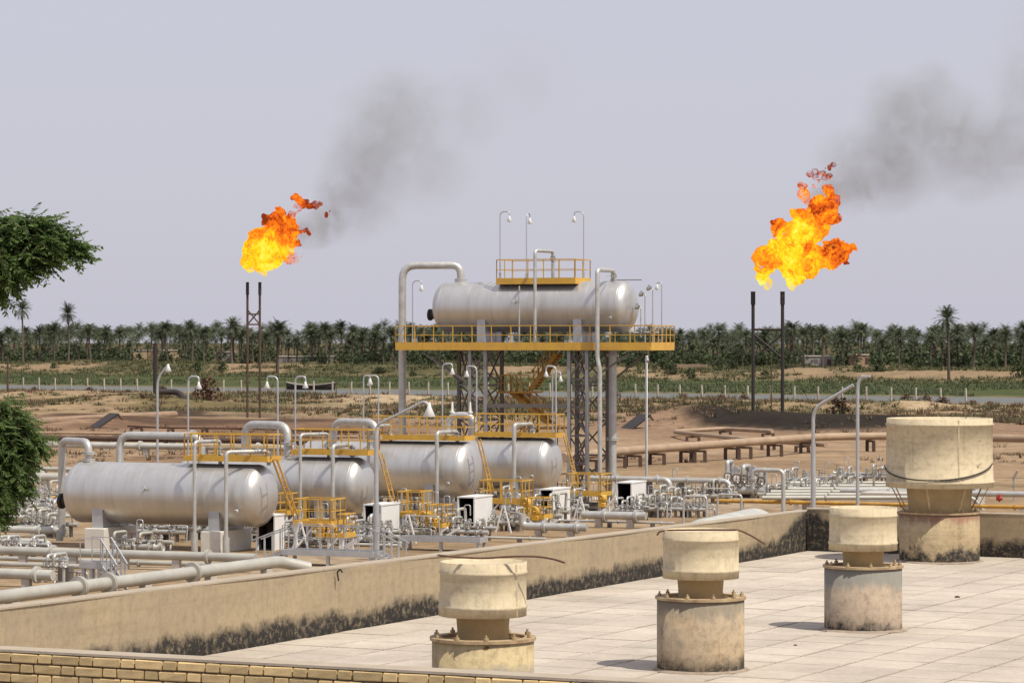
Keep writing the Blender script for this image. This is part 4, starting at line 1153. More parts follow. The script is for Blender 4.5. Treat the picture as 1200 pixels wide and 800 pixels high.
def skid(label, px, y, w, n, h=0.9, r=0.07, hdr=True, mat='pipe', dv=1.0, seed=0, wheels=True, wm=None, tall=0):
    """a manifold: header pipes on low supports, risers with valves, hand wheels"""
    rg = random.Random(seed + int(px * 7 + y))
    p = S.pz(px, y, 0.0)
    t = thing('valve_manifold', label, 'valve manifold', S, (p.x, p.y, 0))
    u0, u1 = p.x - w / 2, p.x + w / 2
    zz = 0.45
    if hdr:
        for (vv, z_, rr) in ((p.y, zz, r * 1.5), (p.y + dv, zz + 0.15, r * 1.25)):
            part(MB().tube([(u0, vv, z_), (u1, vv, z_)], rr, 10), 'header', MT[mat], t)
            for k in range(2):
                c = (u0 + w * (0.25 + 0.5 * k), vv, z_)
                part(flange_mb(c, (1, 0, 0), rr * 1.7, 0.05), 'flange', MT[mat], t)
                part(MB().box(c[0] + .18, c[0] + .30, vv - 0.08, vv + 0.08, -0.03, z_ - rr + 0.01), 'support', MT['steel'], t)
    for k in range(n):
        u_ = u0 + w * (k + 0.5) / n + rg.uniform(-0.08, 0.08)
        vv = p.y + rg.choice((0, 0, dv)); hh = h * rg.uniform(0.75, 1.2)
        kind = rg.random()
        if kind < 0.45:
            part(MB().tube([(u_, p.y, zz), (u_, p.y, zz + hh), (u_ + rg.uniform(-.1, .1), p.y + dv, zz + hh), (u_, p.y + dv, zz + 0.15)], r * 0.85, 8, 0.16), 'crossover_pipe', MT[mat], t)
            valve_parts(t, (u_, p.y, zz + hh * 0.5), (0, 0, 1), r * 0.95, rg.choice(('pipe_pale', 'pipe', 'white')), wheels, wm)
        elif kind < 0.8:
            part(MB().cyl((u_, vv, 0.0), (u_, vv, zz + hh * 0.7), r * 0.8, n=8), 'riser', MT[mat], t)
            valve_parts(t, (u_, vv, zz + hh * 0.45), (0, 0, 1), r * 1.1, rg.choice(('pipe_pale', 'pipe', 'white')), wheels, wm)
            part(MB().cyl((u_, vv - r * 0.6, zz + hh * 0.75), (u_, vv + r * 0.6, zz + hh * 0.75), r * 1.3, n=12), 'gauge', MT['galv'], t)
        else:
            valve_parts(t, (u_, vv, zz + (0 if vv == p.y else 0.15)), (1, 0, 0), r * 1.6, rg.choice(('pipe_pale', 'pipe')), wheels, wm)
    for k in range(3):
        ua, ub = sorted((u0 + w * rg.random(), u0 + w * rg.random())); ub += 0.5
        va = p.y + rg.uniform(-0.6, dv + 0.6); zc_ = rg.uniform(0.15, h + 0.35)
        pp = [(ua, va, 0.0), (ua, va, zc_), (ub, va + rg.uniform(-.3, .3), zc_), (ub, va + rg.uniform(-.1, .1), 0.0)]
        part(MB().tube(pp, rg.choice((0.028, 0.035, 0.05)), 6, 0.12), 'conduit', MT[rg.choice(('galv', 'pipe', 'steel', 'pipe_grey'))], t)
    part(MB().cbox(u0 + w * 0.4, u0 + w * 0.4 + 0.5, p.y + dv * 0.4, p.y + dv * 0.8, -0.02, 0.35 + 0.3 * rg.random(), 0.02), 'junction_box', MT[rg.choice(('dark', 'steel'))], t)
    if tall:
        for k in range(tall):
            u_ = u0 + w * (k + 0.4) / tall
            part(MB().tube([(u_, p.y + dv / 2, 0), (u_, p.y + dv / 2, h + 1.0), (u_ + 0.3, p.y + dv / 2, h + 1.0), (u_ + 0.3, p.y + dv / 2, h + 0.5)], 0.03, 6, 0.1), 'standpipe', MT['galv'], t)
    return t
SK = [('valve manifold under the drooping green tree at the left edge', 12, 610, 2.6, 5, 0.9, 0.10, 1),
      ('pale valve cluster left of the nearest tank, below its manway', 42, 618, 2.6, 5, 0.9, 0.10, 1),
      ('valve cluster half hidden behind the near end of the long grey green pipe', 30, 600, 3.2, 6, 1.0, 0.09, 0),
      ('valves in the shade below the middle of the nearest tank', 186, 634, 3.0, 6, 0.8, 0.08, 2),
      ('white valve set right of the nearest plinth, beside the left relief pipe', 236, 632, 1.6, 4, 0.8, 0.08, 1),
      ('valve set behind the first white cabinet from the left', 345, 640, 1.6, 4, 0.8, 0.08, 1),
      ('valve manifold behind the middle of the grey walkway', 377, 638, 2.2, 5, 0.9, 0.08, 1),
      ('pale valves at the right end of the grey walkway', 420, 640, 1.5, 4, 0.9, 0.09, 0),
      ('pipe and valve tangle right of the second white cabinet', 487, 634, 2.0, 5, 0.9, 0.08, 0),
      ('silver valve cluster in front of the third white cabinet', 520, 630, 2.0, 5, 1.0, 0.09, 1),
      ('valve cluster right of the third white cabinet', 592, 622, 1.8, 4, 0.9, 0.08, 1),
      ('tall silver valve set beside the framed grey cabinet', 640, 614, 1.8, 4, 1.1, 0.09, 0),
      ('small valves under the tower, left of its downcomer', 690, 604, 2.0, 4, 0.8, 0.08, 1),
      ('silver valves right of the last white cabinet', 775, 600, 2.2, 5, 0.9, 0.09, 0),
      ('low pipe and valve tangle behind the parapet, right of the slim grey post', 800, 606, 2.6, 6, 0.6, 0.07, 1),
      ('valves by the bent end of the upper silver pipe', 835, 590, 2.4, 5, 0.8, 0.08, 0),
      ('white flanged valve block at the left foot of the far gooseneck', 872, 583, 2.6, 5, 1.5, 0.17, 0),
      ('small valves between the far gooseneck and the bowed lamp post', 935, 585, 2.8, 6, 0.7, 0.08, 2),
      ('valves on the pipe bundle just left of the straight lamp post', 985, 580, 2.5, 5, 0.7, 0.08, 1),
      ('low valves in front of the fan of parallel silver pipes', 905, 588, 1.8, 4, 0.6, 0.07, 1)]
SK += [('valves in the deep shade between the first and second tanks', 150, 628, 3.0, 5, 0.7, 0.09, 0),
       ('pale valves showing below the right end of the nearest tank', 292, 634, 2.2, 5, 0.9, 0.08, 1),
       ('valve row in the shade below the third tank', 470, 606, 3.0, 6, 0.8, 0.08, 1),
       ('valve row in the shade below the tank in front of the tower', 580, 596, 3.0, 6, 0.8, 0.08, 1),
       ('pipe tangle at the foot of the thick near lamp post', 448, 640, 1.8, 5, 0.8, 0.08, 0),
       ('silver pipe tangle right behind the third cabinet', 612, 612, 2.0, 5, 0.9, 0.08, 0),
       ('valves between the tower legs and the tower downcomer pipe', 668, 592, 2.4, 5, 1.0, 0.08, 1),
       ('small valves below the slim grey post', 760, 606, 1.8, 5, 0.7, 0.08, 1),
       ('valve row at the base of the left tower legs', 545, 590, 3.2, 6, 0.9, 0.08, 1)]
SK += [('dense low valve group between the stile and the nearest plinth', 160, 652, 2.6, 6, 0.6, 0.08, 1),
       ('valves and thin pipes between the first cabinet and the second tank', 338, 626, 2.2, 6, 1.1, 0.08, 1),
       ('valves in the shade below the second tank', 372, 620, 3.0, 6, 0.8, 0.08, 1),
       ('pipe tangle between the second cabinet and the third tank', 470, 622, 2.2, 6, 1.1, 0.08, 1),
       ('thin pipe tangle right of the yellow platform beside the broad cabinet', 506, 624, 1.8, 6, 1.0, 0.07, 1),
       ('thin pipe tangle along the parapet below the third cabinet', 545, 634, 2.4, 6, 0.7, 0.07, 1),
       ('valves left of the framed grey cabinet', 604, 604, 1.8, 5, 1.1, 0.08, 1),
       ('pipe tangle right of the framed grey cabinet, under the tower', 660, 606, 2.2, 6, 1.0, 0.08, 1),
       ('valve tangle in front of the last white cabinet', 735, 608, 1.8, 5, 0.6, 0.07, 0),
       ('far small valves beyond the last white cabinet', 790, 584, 2.6, 6, 0.8, 0.07, 1),
       ('pale valve rank at the left edge in front of the thick pale pipe', 52, 630, 2.6, 6, 0.8, 0.09, 1),
       ('rear valve rank at the left edge below the yellow pipe', 40, 594, 3.6, 7, 0.9, 0.09, 1),
       ('low valve rank at the left edge between the long pipes', 20, 655, 2.2, 5, 0.5, 0.08, 0)]
for (lb, px, y, w, n, h, r, tl) in SK: skid(lb, px, y, w, n, h, r, tall=tl, mat=('pipe', 'pipe_grey', 'pipe')[int(px) % 3], wm=('steel', 'rust', 'dark')[int(y) % 3])

# pipe bundles at the left edge behind the tank
for k, (y, z, r, mt, px1, lb) in enumerate(((592, 0.9, 0.11, 'pipe_pale', 66, 'pale upper pipe of the left edge bundle, level with the manway'),
                                          (606, 0.7, 0.10, 'pipe_grey', 68, 'middle grey pipe of the bundle under the green tree'),
                                          (614, 0.5, 0.09, 'dark', 62, 'dark thin pipe of the bundle under the green tree'),
                                          (620, 0.6, 0.17, 'pipe_pale', 70, 'thick pale pipe of the bundle under the green tree'))):
    run_u(lb, -80, px1, 20, y, z, r, mt, ends=(0, -z * 0.8), nsup=3, fl=2)
for k, (y, z, r, mt, px0, px1, lb) in enumerate(((558, 0.9, 0.24, 'pipe_pale', -80, 150, 'thick pale pipe beyond the left end of the nearest tank'),
                                               (549, 0.9, 0.15, 'pipe_grey', -80, 150, 'thinner grey pipe right behind the thick pale one, far left'),
                                               (522, 0.9, 0.26, 'pipe_pale', -60, 345, 'long pale pipe far behind the nearest tank'),
                                               (514.5, 1.0, 0.24, 'brown_steel', -60, 400, 'long dark brown pipe behind the long pale one'),
                                               (508.5, 0.9, 0.12, 'tan', -60, 420, 'thin tan pipe beyond the dark brown one'),
                                               (583, 0.5, 0.14, 'yellow', 18, 74, 'short yellow pipe showing left of the nearest tank'),
                                               (590.5, 0.45, 0.105, 'yellow_rust', 838, 1230, 'long yellow pipe behind the far end of the roof'))):
    run_u(lb, px0, px1, (px0 + px1) / 2, y, z, r, mt, nsup=6 if px1 - px0 > 100 else 2, fl=3 if px1 - px0 > 100 else 1)
# red taps on the yellow pipe
for px, lb in ((1171, 'red valve on the yellow pipe right of the largest vent'),):
    c = S.pz(px, 590.5, 0.45)
    t = thing('red_valve', lb, 'valve', S, (c.x, c.y, 0.45))
    part(MB().cyl(c + Vector((0, 0, 0.13)), c + Vector((0, 0, 0.5)), 0.06, n=8), 'stem', MT['red'], t)
    part(MB().lathe([(0.06, -0.16), (0.13, -0.15), (0.09, 0), (0.13, 0.15), (0.06, 0.16)], c + Vector((0, 0, 0.32)), (1, 0, 0), 12), 'body', MT['red'], t)
    part(MB().torus(c + Vector((0, 0, 0.52)), (0, 0, 1), 0.12, 0.02, 14, 6), 'handwheel', MT['red'], t)

# ------------------------------------------------------------------ cabinets
for lb, a_, m_, b_, yt, yb in (('open white cabinet nearest on the left, by the end of the first tank', 302, 322, 333, 604, 644),
                              ('open white cabinet with the broad white side, behind the thick near lamp post', 427, 447, 468, 592, 635),
                              ('open white cabinet in front of the third tank right end', 537, 556, 577, 583, 623),
                              ('framed cabinet with grey side near the last ground level tank end', 633, 648, 668, 574, 611),
                              ('open white cabinet right of the tower downcomer pipe', 723, 740, 757, 566, 601)):
    cabinet(lb, a_, m_, b_, yt, yb, S.pz(m_, yb, 0.04).y)

# ------------------------------------------------------------------ lower yellow platforms with white legs
def low_plat(label, px0, px1, yfl, z, h=1.08, depth=1.6, fas=0.22, step=0.62, sides='fblr'):
    p = S.pz(px0, yfl, z)
    u0 = p.x; u1 = S.u(px1 - 9, p.y)
    return platform(label, u0, u1, p.y, p.y + depth, z, h=h, fascia=fas, step=step, sides=sides, name='valve_platform',
                    legs=[(u0 + 0.1, p.y + 0.1), (u1 - 0.1, p.y + 0.1), (u0 + 0.1, p.y + depth - 0.1), (u1 - 0.1, p.y + depth - 0.1)])
low_plat('yellow valve platform on white legs behind the grey walkway', 344, 396, 612, 1.22)
low_plat('small low yellow step platform at the right of the grey walkway valves', 396, 412, 627, 0.72, h=0.95, depth=1.2)
low_plat('yellow valve platform right of the broad white cabinet', 466, 500, 602, 1.22)
low_plat('small low yellow platform left of the third cabinet', 500, 527, 615, 0.78, h=0.95, depth=1.3)
low_plat('yellow valve platform in front of the last ground level tank', 562, 620, 587, 1.22)
low_plat('small low yellow platform beside the framed grey cabinet', 618, 646, 605, 0.62, h=0.95, depth=1.2)
low_plat('yellow valve platform at the foot of the tower', 664, 713, 578, 1.22)
low_plat('small yellow platform low behind the last white cabinet', 770, 795, 586, 0.5, h=0.4, depth=1.2)
low_plat('narrow yellow platform beside the first tank ladder', 322, 345, 600, 1.3, h=0.9, depth=1.2)
def actuator(label, px, y, z, w=0.5):
    p = S.pz(px, y, z)
    t = thing('valve_actuator', label, 'actuator', S, (p.x, p.y, 0))
    part(MB().cyl((p.x, p.y, 0), (p.x, p.y, z - 0.1), 0.06, n=8), 'stem', MT['pipe'], t)
    part(MB().lathe([(0.02, -0.12), (w * 0.42, -0.12), (w * 0.46, -0.09), (w * 0.46, 0.09), (w * 0.42, 0.12), (0.02, 0.12)], (p.x, p.y, z + 0.1), (0.3, 1, 0), 18, False), 'drum', MT['yellow'], t)
    part(MB().cbox(p.x - w * .5, p.x + w * .15, p.y + 0.14, p.y + 0.55, z - 0.1, z + 0.28, 0.03), 'motor', MT['yellow'], t)
    part(MB().cbox(p.x - w * .35, p.x + w * 0.35, p.y - 0.2, p.y + 0.2, z - 0.38, z - 0.12, 0.03), 'gearbox', MT['yellow'], t)
    part(MB().torus((p.x, p.y - 0.42, z + 0.1), (0.3, 1, 0), w * 0.5, 0.025, 18, 6).cyl((p.x, p.y - 0.42, z + .1), (p.x, p.y, z + .1), 0.03, n=6), 'handwheel', MT['yellow'], t)
actuator('round yellow actuator behind the grey walkway, left one', 376, 621, 0.9)
actuator('round yellow actuator behind the grey walkway, right one', 388, 621, 0.9)
actuator('yellow actuator under the platform right of the broad white cabinet', 498, 608, 1.0, 0.6)
actuator('yellow actuator beside the third relief pipe, low down', 510, 614, 0.8, 0.45)
actuator('yellow actuator left of the framed grey cabinet', 616, 592, 1.1, 0.65)
actuator('small yellow actuator at the foot of the framed grey cabinet', 628, 601, 0.8, 0.5)
actuator('yellow actuator at the tower foot, beside the downcomer bend', 706, 586, 0.9, 0.45)
# white A frames
for px, y, lb in ((352, 646, 'white A shaped pipe stand behind the grey walkway'), (478, 636, 'white A shaped pipe stand right of the broad cabinet'),
                  (680, 612, 'white slanted pipe stand below the tower platform'), (590, 624, 'white slanted stand below the last tank platform')):
    p = S.pz(px, y, 0)
    t = thing('pipe_stand', lb, 'pipe stand', S, tuple(p))
    for s_ in (-1, 1):
        part(MB().bar((p.x + s_ * 0.42, p.y, -0.03), (p.x + s_ * 0.03, p.y, 1.35), 0.065), 'leg', MT['white'], t)
    part(MB().bar((p.x - 0.25, p.y + 0.07, 0.55), (p.x + 0.25, p.y + 0.07, 0.55), 0.07), 'crosspiece', MT['white'], t)

# ------------------------------------------------------------------ walkways and stile in grey
def walkway(label, px0, px1, y, z, h, depth, sides):
    p = S.pz(px0, y, z)
    u0, u1 = p.x, S.u(px1, p.y)
    t = platform(label, u0, u1, p.y, p.y + depth, z, h=h, fascia=0.24, step=0.62, sides=sides, mat='galv', legs=[(u0 + .1, p.y + .1), (u0 + (u1 - u0) * .5, p.y + .1), (u1 - .1, p.y + .1), (u0 + .1, p.y + depth - .1), (u1 - .1, p.y + depth - .1)],
                 legmat='galv', name='walkway', braces=False, cat='walkway')
    return u0, u1, p.y
u0, u1, vv = walkway('grey railed walkway along the parapet, in front of the second tank', 331, 436, 646, 0.58, 1.12, 1.1, 'fb')
ladder('grey steps going down left from the grey walkway', (u0, vv + 0.55, 0.58), (u0 - 1.5, vv + 0.55, 0.02), 0.8, 'galv', 0.2, rail=1.0, name='steps', cat='steps')
ladder('grey steps going down right from the grey walkway', (u1, vv + 0.55, 0.58), (u1 + 1.3, vv + 0.55, 0.02), 0.8, 'galv', 0.2, rail=1.0, name='steps', cat='steps')
walkway('second grey walkway, lower and without rails, in front of the third cabinet', 470, 562, 630, 0.55, 0.9, 0.9, '')
u0, u1, vv = walkway('small grey stile over the pipes left in the foreground', 94, 118, 661, 0.95, 1.0, 0.9, 'fb')
ladder('grey stile steps with sloping handrails above the diagonal pipe', (u1, vv + 0.4, 0.95), (u1 + 1.1, vv - 0.3, 0.02), 0.8, 'galv', 0.22, rail=1.0, name='steps', cat='steps')
skid('small pale valve with red handle beside the grey stile', 64, 682, 1.0, 3, 0.6, 0.08, tall=0, hdr=False)

# ------------------------------------------------------------------ right hand pipework
run_u('short thick silver pipe at the tower foot, left of the last cabinet', 683, 757, 720, 603.5, 0.65, 0.20, 'pipe', ends=(0, 0), nsup=2, fl=2)
run_u('thick silver pipe with elbow in front of the framed grey cabinet', 612, 688, 650, 617, 0.5, 0.19, 'pipe', ends=(0.6, 0), nsup=2, fl=2)
run_u('upper silver pipe right of the tower, bent down at its end', 690, 785, 740, 561, 1.45, 0.17, 'pipe', ends=(0, -1.0), nsup=2, fl=2, smat='steel')
run_u('second silver pipe right of the tower, a little farther back', 780, 855, 820, 563, 1.3, 0.16, 'pipe', ends=(0, -1.1), nsup=2, fl=2, smat='steel')
run_u('low silver pipe behind the last white cabinet', 735, 800, 770, 583, 0.8, 0.12, 'pipe', ends=(0, -0.6), nsup=2, fl=2, smat='steel')
run_u('thin silver pipe low along the parapet below the tower', 640, 790, 720, 611, 0.3, 0.06, 'pipe', nsup=3, fl=3, smat='steel')
run_u('thin grey pipe low along the parapet near the third cabinet', 455, 640, 560, 629, 0.2, 0.06, 'pipe_pale', nsup=3, fl=3, smat='steel')
run_u('thin white pipe behind the grey walkway at ground level', 335, 470, 400, 637, 0.25, 0.07, 'pipe_pale', nsup=3, fl=3, smat='steel')
p = S.pz(918, 593, 0.3)
zt = S.z(918, 551, p.y)
pipe('silver gooseneck pipe near the far parapet, left of the bowed lamp post', [(p.x, p.y, -0.05), (p.x, p.y, zt), (S.u(882, p.y), p.y, zt), (S.u(882, p.y), p.y, S.z(882, 572, p.y))], 0.125, 'pipe', 0.35, [(2, 0.5)])
for (a_, b_, yt, yb, lb) in ((801, 828, 581, 604, 'thin inverted U pipe left of the pale half buried tank'), (841, 869, 579, 598, 'thin inverted U pipe above the pale half buried tank')):
    p = S.pz(a_, yb, 0.6)
    zt = S.z(a_, yt, p.y)
    pipe(lb, [(p.x, p.y, 0), (p.x, p.y, zt), (S.u(b_, p.y), p.y, zt), (S.u(b_, p.y), p.y, 0)], 0.06, 'pipe', 0.2)
# fan of parallel silver pipes
fan_l = ['front pipe of the parallel silver pipes beyond the far parapet', 'second of the parallel silver pipes beyond the far parapet', 'third of the parallel silver pipes beyond the far parapet',
         'fourth of the parallel silver pipes beyond the far parapet', 'fifth of the parallel silver pipes beyond the far parapet', 'rearmost of the parallel silver pipes beyond the far parapet']
for k in range(6):
    p = S.pz(893 + k * 5, 583 - k * 3.4, 0.7)
    ang = 0.42
    L = 12
    e = Vector((p.x + L * math.cos(ang), p.y + L * math.sin(ang), p.z))
    pipe(fan_l[k], [tuple(p), tuple(e), (e.x + .6, e.y + .2, -0.2)], 0.12, 'pipe_grey', 0.4, [(0, 0.3), (0, 0.7)], supports=[(0, 0.2, 0.16), (0, 0.7, 0.16)], smat='steel')
skid('dense valve row on the parallel silver pipes, right of the far gooseneck', 950, 574, 4.0, 8, 0.8, 0.09, tall=2)
skid('valve row behind the low concrete box near the largest vent', 1010, 566, 4.5, 8, 0.7, 0.08, tall=2)
run_u('long silver pipe passing behind the largest vent', 985, 1240, 1150, 578, 0.8, 0.17, 'pipe', nsup=4, fl=3)
# low concrete box
p = S.pz(1008, 594, 0.0); u1 = S.u(1066, p.y)
single(MB().cbox(p.x, u1, p.y, p.y + 2.0, -0.05, S.z(1030, 577, p.y), 0.03), 'concrete_box', 'low grey concrete box behind the far parapet beside the largest vent', 'concrete box', MT['conc'], S, (p.x + 1, p.y + 1, 0))
# half buried pale tank
q0 = S.l(pd(822, 500, 119)); 
mb = MB(); r_ = 1.15; L = 9.0; prof = []
for k in range(9): prof.append((max(0.002, r_ * math.sin(math.pi / 2 * k / 8)), 0.6 - 0.6 * math.cos(math.pi / 2 * k / 8)))
for k in range(9): prof.append((max(0.002, r_ * math.cos(math.pi / 2 * k / 8)), L - 0.6 + 0.6 * math.sin(math.pi / 2 * k / 8)))
t = thing('storage_tank', 'pale rounded tank showing just above the parapet, right of centre', 'tank', S, (q0.x, q0.y, 0))
part(mb.lathe(prof, (q0.x, q0.y, 1.27), (-0.05, 1, 0), 40), 'shell', MT['pipe_pale'], t)
for k in range(3):
    part(MB().lathe([(r_ - .01, 1.0 + k * 3.4 - .03), (r_ + .012, 1.0 + k * 3.4), (r_ - .01, 1.0 + k * 3.4 + .03)], (q0.x, q0.y, 1.27), (-0.05, 1, 0), 40), 'weld_seam', MT['pipe_pale'], t)
for k in range(2):
    part(MB().cbox(q0.x - .9, q0.x + .9, q0.y + 1.6 + k * 5, q0.y + 2.2 + k * 5, -0.05, 0.5, .02), 'plinth', MT['conc'], t)

# tan pipelines on trestles
def trestle_line(label, pix, z, r, sup, mat='tan', smat='brown_steel'):
    pts = [pg(px, y, z) for px, y in pix]
    t = thing('pipeline', label, 'pipeline', W, (pts[0].x, pts[0].y, 0))
    part(MB().tube(pts, r, 12, 2.0), 'run', MT[mat], t)
    for px in sup:
        for i in range(len(pix) - 1):
            lo, hi = sorted((pix[i][0], pix[i + 1][0]))
            if lo <= px <= hi:
                f = (px - pix[i][0]) / (pix[i + 1][0] - pix[i][0]); y = pix[i][1] + f * (pix[i + 1][1] - pix[i][1])
                c = pg(px, y, z); g_ = hz(c.x, c.y)
                d = (pts[i + 1] - pts[i]).normalized(); nrm = Vector((-d.y, d.x, 0))
                mb = MB().bar(c + nrm * 0.7 + Vector((0, 0, -r - 0.1)), c - nrm * 0.7 + Vector((0, 0, -r - 0.1)), 0.22, 0.16)
                for s_ in (-1, 1):
                    a_ = c + nrm * 0.6 * s_
                    mb.bar((a_.x, a_.y, g_ - 0.3), (a_.x, a_.y, z - r - 0.18), 0.28, 0.22)
                part(mb, 'trestle', MT[smat], t)
    return t
trestle_line('long tan pipeline on dark trestles crossing the bare ground right of the tower', [(660, 536), (720, 529), (859, 519), (965, 511.5), (1042, 510.5), (1215, 514)], 1.25, 0.33,
             (690, 724, 742, 770, 806, 818, 858, 872, 908, 946, 1020, 1075, 1150))
trestle_line('smaller tan pipeline loop lying behind the long one', [(968, 521), (880, 515), (787, 505.5), (846, 502), (905, 505)], 0.7, 0.2, (940, 900, 850, 812), )
trestle_line('earth coloured pipeline lying low at the far left, behind the trees', [(20, 497), (60, 493), (130, 489), (205, 485.5)], 0.45, 0.45, (100, 160), 'earth_pipe')
trestle_line('thin rusty pipeline on short posts left of the middle', [(150, 499), (190, 501), (300, 502), (420, 506)], 0.8, 0.10, (160, 200, 240, 290, 340, 390), 'rust')
for (px, y, lb) in ((121, 497, 'dark tilted slab on the bare ground left of the stub flare'), (746, 496, 'dark tilted slab on the bare ground right of the tower')):
    c = pg(px, y + 6, 0.0)
    t = thing('tilted_slab', lb, 'slab', W, (c.x, c.y, hz(c.x, c.y)))
    z0 = hz(c.x, c.y)
    part(MB().bar((c.x - 1.2, c.y, z0 - 0.1), (c.x + 1.0, c.y + 1.5, z0 + 1.5), 2.2, 0.18), 'slab', MT['dark'], t)
    part(MB().tube([(c.x + 0.6, c.y + 1.2, z0 + 1.2), (c.x + 1.4, c.y + 1.4, z0 + 1.5), (c.x + 1.9, c.y + 1.2, z0 + 0.9)], 0.12, 8, 0.3), 'rim', MT['rust'], t)
# wire fence posts beyond the far parapet
t = thing('wire_fence', 'concrete posted wire fence behind the far parapet, post tips bent over', 'fence', S, (S.pz(1024, 584, 0).x, S.pz(1024, 584, 0).y, 0))
vf = S.pz(1024, 584, 0).y
fp = []
for px in (981, 1024, 1067, 1110, 1149, 1188, 1228):
    u_ = S.u(px, vf); fp.append(u_)
    part(MB().bar((u_, vf, -0.1), (u_, vf, 1.45), 0.13).bar((u_, vf, 1.42), (u_ + 0.25, vf - 0.05, 1.85), 0.12), 'post', MT['post'], t)
for z_ in (0.5, 0.95, 1.4):
    part(MB().tube([(u_, vf - 0.08, z_) for u_ in fp], 0.012, 5), 'wire', MT['steel'], t)

hk = B.l(pd(395, 672, 40.0)); hv = B.pv(395, 672, hk.y)
lo, hi = 30.0, 60.0
for _ in range(40):
    md_ = (lo + hi) / 2
    if B.l(pd(395, 672, md_)).x < 0.03: hi = md_
    else: lo = md_
c = pd(395, 672, lo - 0.02)
single(MB().tube([c + Vector((0.02, 0, -0.09)), c + Vector((0, 0, 0.03)), c + Vector((0.05, -0.02, 0.06)), c + Vector((0.07, -0.03, 0.02))], 0.012, 6, 0.03), 'iron_hook', 'small dark iron hook fixed on the plastered side parapet', 'hook', MT['dark'], W, tuple(c))
# ------------------------------------------------------------------ vegetation
def leafmat(name, c1, c2, scale=0.8, rnd=0.3, trans=0.25, coords='Object'):
    m, nt, bs = new_mat(name)
    tc = nd(nt, 'ShaderNodeTexCoord')
    n = noise_t(nt, tc.outputs['Object'], scale, 3, 0.6)
    r_ = ramp(nt, [(0.35, c1), (0.65, c2)]); nt.links.new(n, r_.inputs[0])
    oi = nd(nt, 'ShaderNodeObjectInfo')
    v = mth(nt, 'MULTIPLY_ADD', oi.outputs['Random'], rnd); v.node.inputs[2].default_value = 1 - rnd / 2
    c = mixc(nt, 1.0, r_.outputs[0], v, 'MULTIPLY')
    nt.links.new(c, bs.inputs['Base Color'])
    bs.inputs['Roughness'].default_value = 0.6; bs.inputs['Specular IOR Level'].default_value = 0.3
    if trans > 0:
        tr = nd(nt, 'ShaderNodeBsdfTranslucent'); nt.links.new(c, tr.inputs[0])
        mx = nd(nt, 'ShaderNodeMixShader'); mx.inputs[0].default_value = trans
        nt.links.new(bs.outputs[0], mx.inputs[1]); nt.links.new(tr.outputs[0], mx.inputs[2])
        nt.links.new(mx.outputs[0], nt.nodes['Material Output'].inputs[0])
    return m
MT['palm_leaf'] = leafmat('palm_leaf', (0.055, 0.070, 0.036), (0.098, 0.112, 0.064), 0.5, 0.5, 0.15)
MT['palm_dead'] = M('palm_dead_frond', (0.15, 0.105, 0.065), 0.9, 0, (0.09, 0.065, 0.045), 2, 0.7)
MT['palm_trunk'] = M('palm_trunk', (0.13, 0.10, 0.075), 0.95, 0, (0.08, 0.06, 0.045), 2, 0.7, rnd=0.5)
MT['bush_green'] = leafmat('bush_green', (0.045, 0.065, 0.025), (0.075, 0.10, 0.04), 0.8, 0.5, 0.2)
MT['bush_dry'] = leafmat('bush_dry', (0.12, 0.065, 0.035), (0.17, 0.10, 0.055), 0.8, 0.4, 0.1)
MT['scrub_dry'] = leafmat('scrub_dry', (0.10, 0.07, 0.04), (0.19, 0.13, 0.075), 0.05, 0, 0.1)
MT['scrub_green'] = leafmat('scrub_green', (0.075, 0.085, 0.035), (0.13, 0.125, 0.055), 0.05, 0, 0.1)
MT['reed'] = leafmat('reed_green', (0.07, 0.095, 0.035), (0.10, 0.115, 0.05), 0.04, 0, 0.1)
MT['leaf_near'] = leafmat('leaf_near', (0.085, 0.155, 0.036), (0.145, 0.225, 0.065), 2.2, 0, 0.55)
MT['bark'] = M('bark', (0.12, 0.09, 0.065), 0.95, 0, (0.07, 0.05, 0.04), 3, 0.7, bump=0.5, bscale=15)

def frond(mb, o, az, el, L, leaf, nleaf, droop, w=0.11):
    d = Vector((math.cos(az), math.sin(az), 0)); sd = Vector((-d.y, d.x, 0))
    pts = []
    p = Vector(o); e = el
    ns = 6
    for k in range(ns + 1):
        pts.append(p.copy())
        p = p + (d * math.cos(e) + Vector((0, 0, math.sin(e)))) * (L / ns)
        e -= droop / ns * (0.6 + 0.8 * k / ns)
    for k in range(ns):
        ww = 0.06 * (1 - k / ns) + 0.02
        mb.add([pts[k] - sd * ww, pts[k] + sd * ww, pts[k + 1] + sd * ww * 0.8, pts[k + 1] - sd * ww * 0.8], [(0, 1, 2, 3)])
    for k in range(nleaf):
        f = 0.15 + 0.85 * (k + 0.5) / nleaf
        i = min(int(f * ns), ns - 1); c = pts[i].lerp(pts[i + 1], f * ns - i)
        t = (pts[i + 1] - pts[i]).normalized()
        ll = leaf * (0.45 + 0.9 * math.sin(math.pi * min(1, 0.15 + f * 0.85)))
        for s_ in (-1, 1):
            tip = c + (sd * s_ * 0.8 + t * 0.65 + Vector((0, 0, random.uniform(-0.45, 0.05)))).normalized() * ll
            mb.add([c - t * w, c + t * w, tip], [(0, 1, 2)])
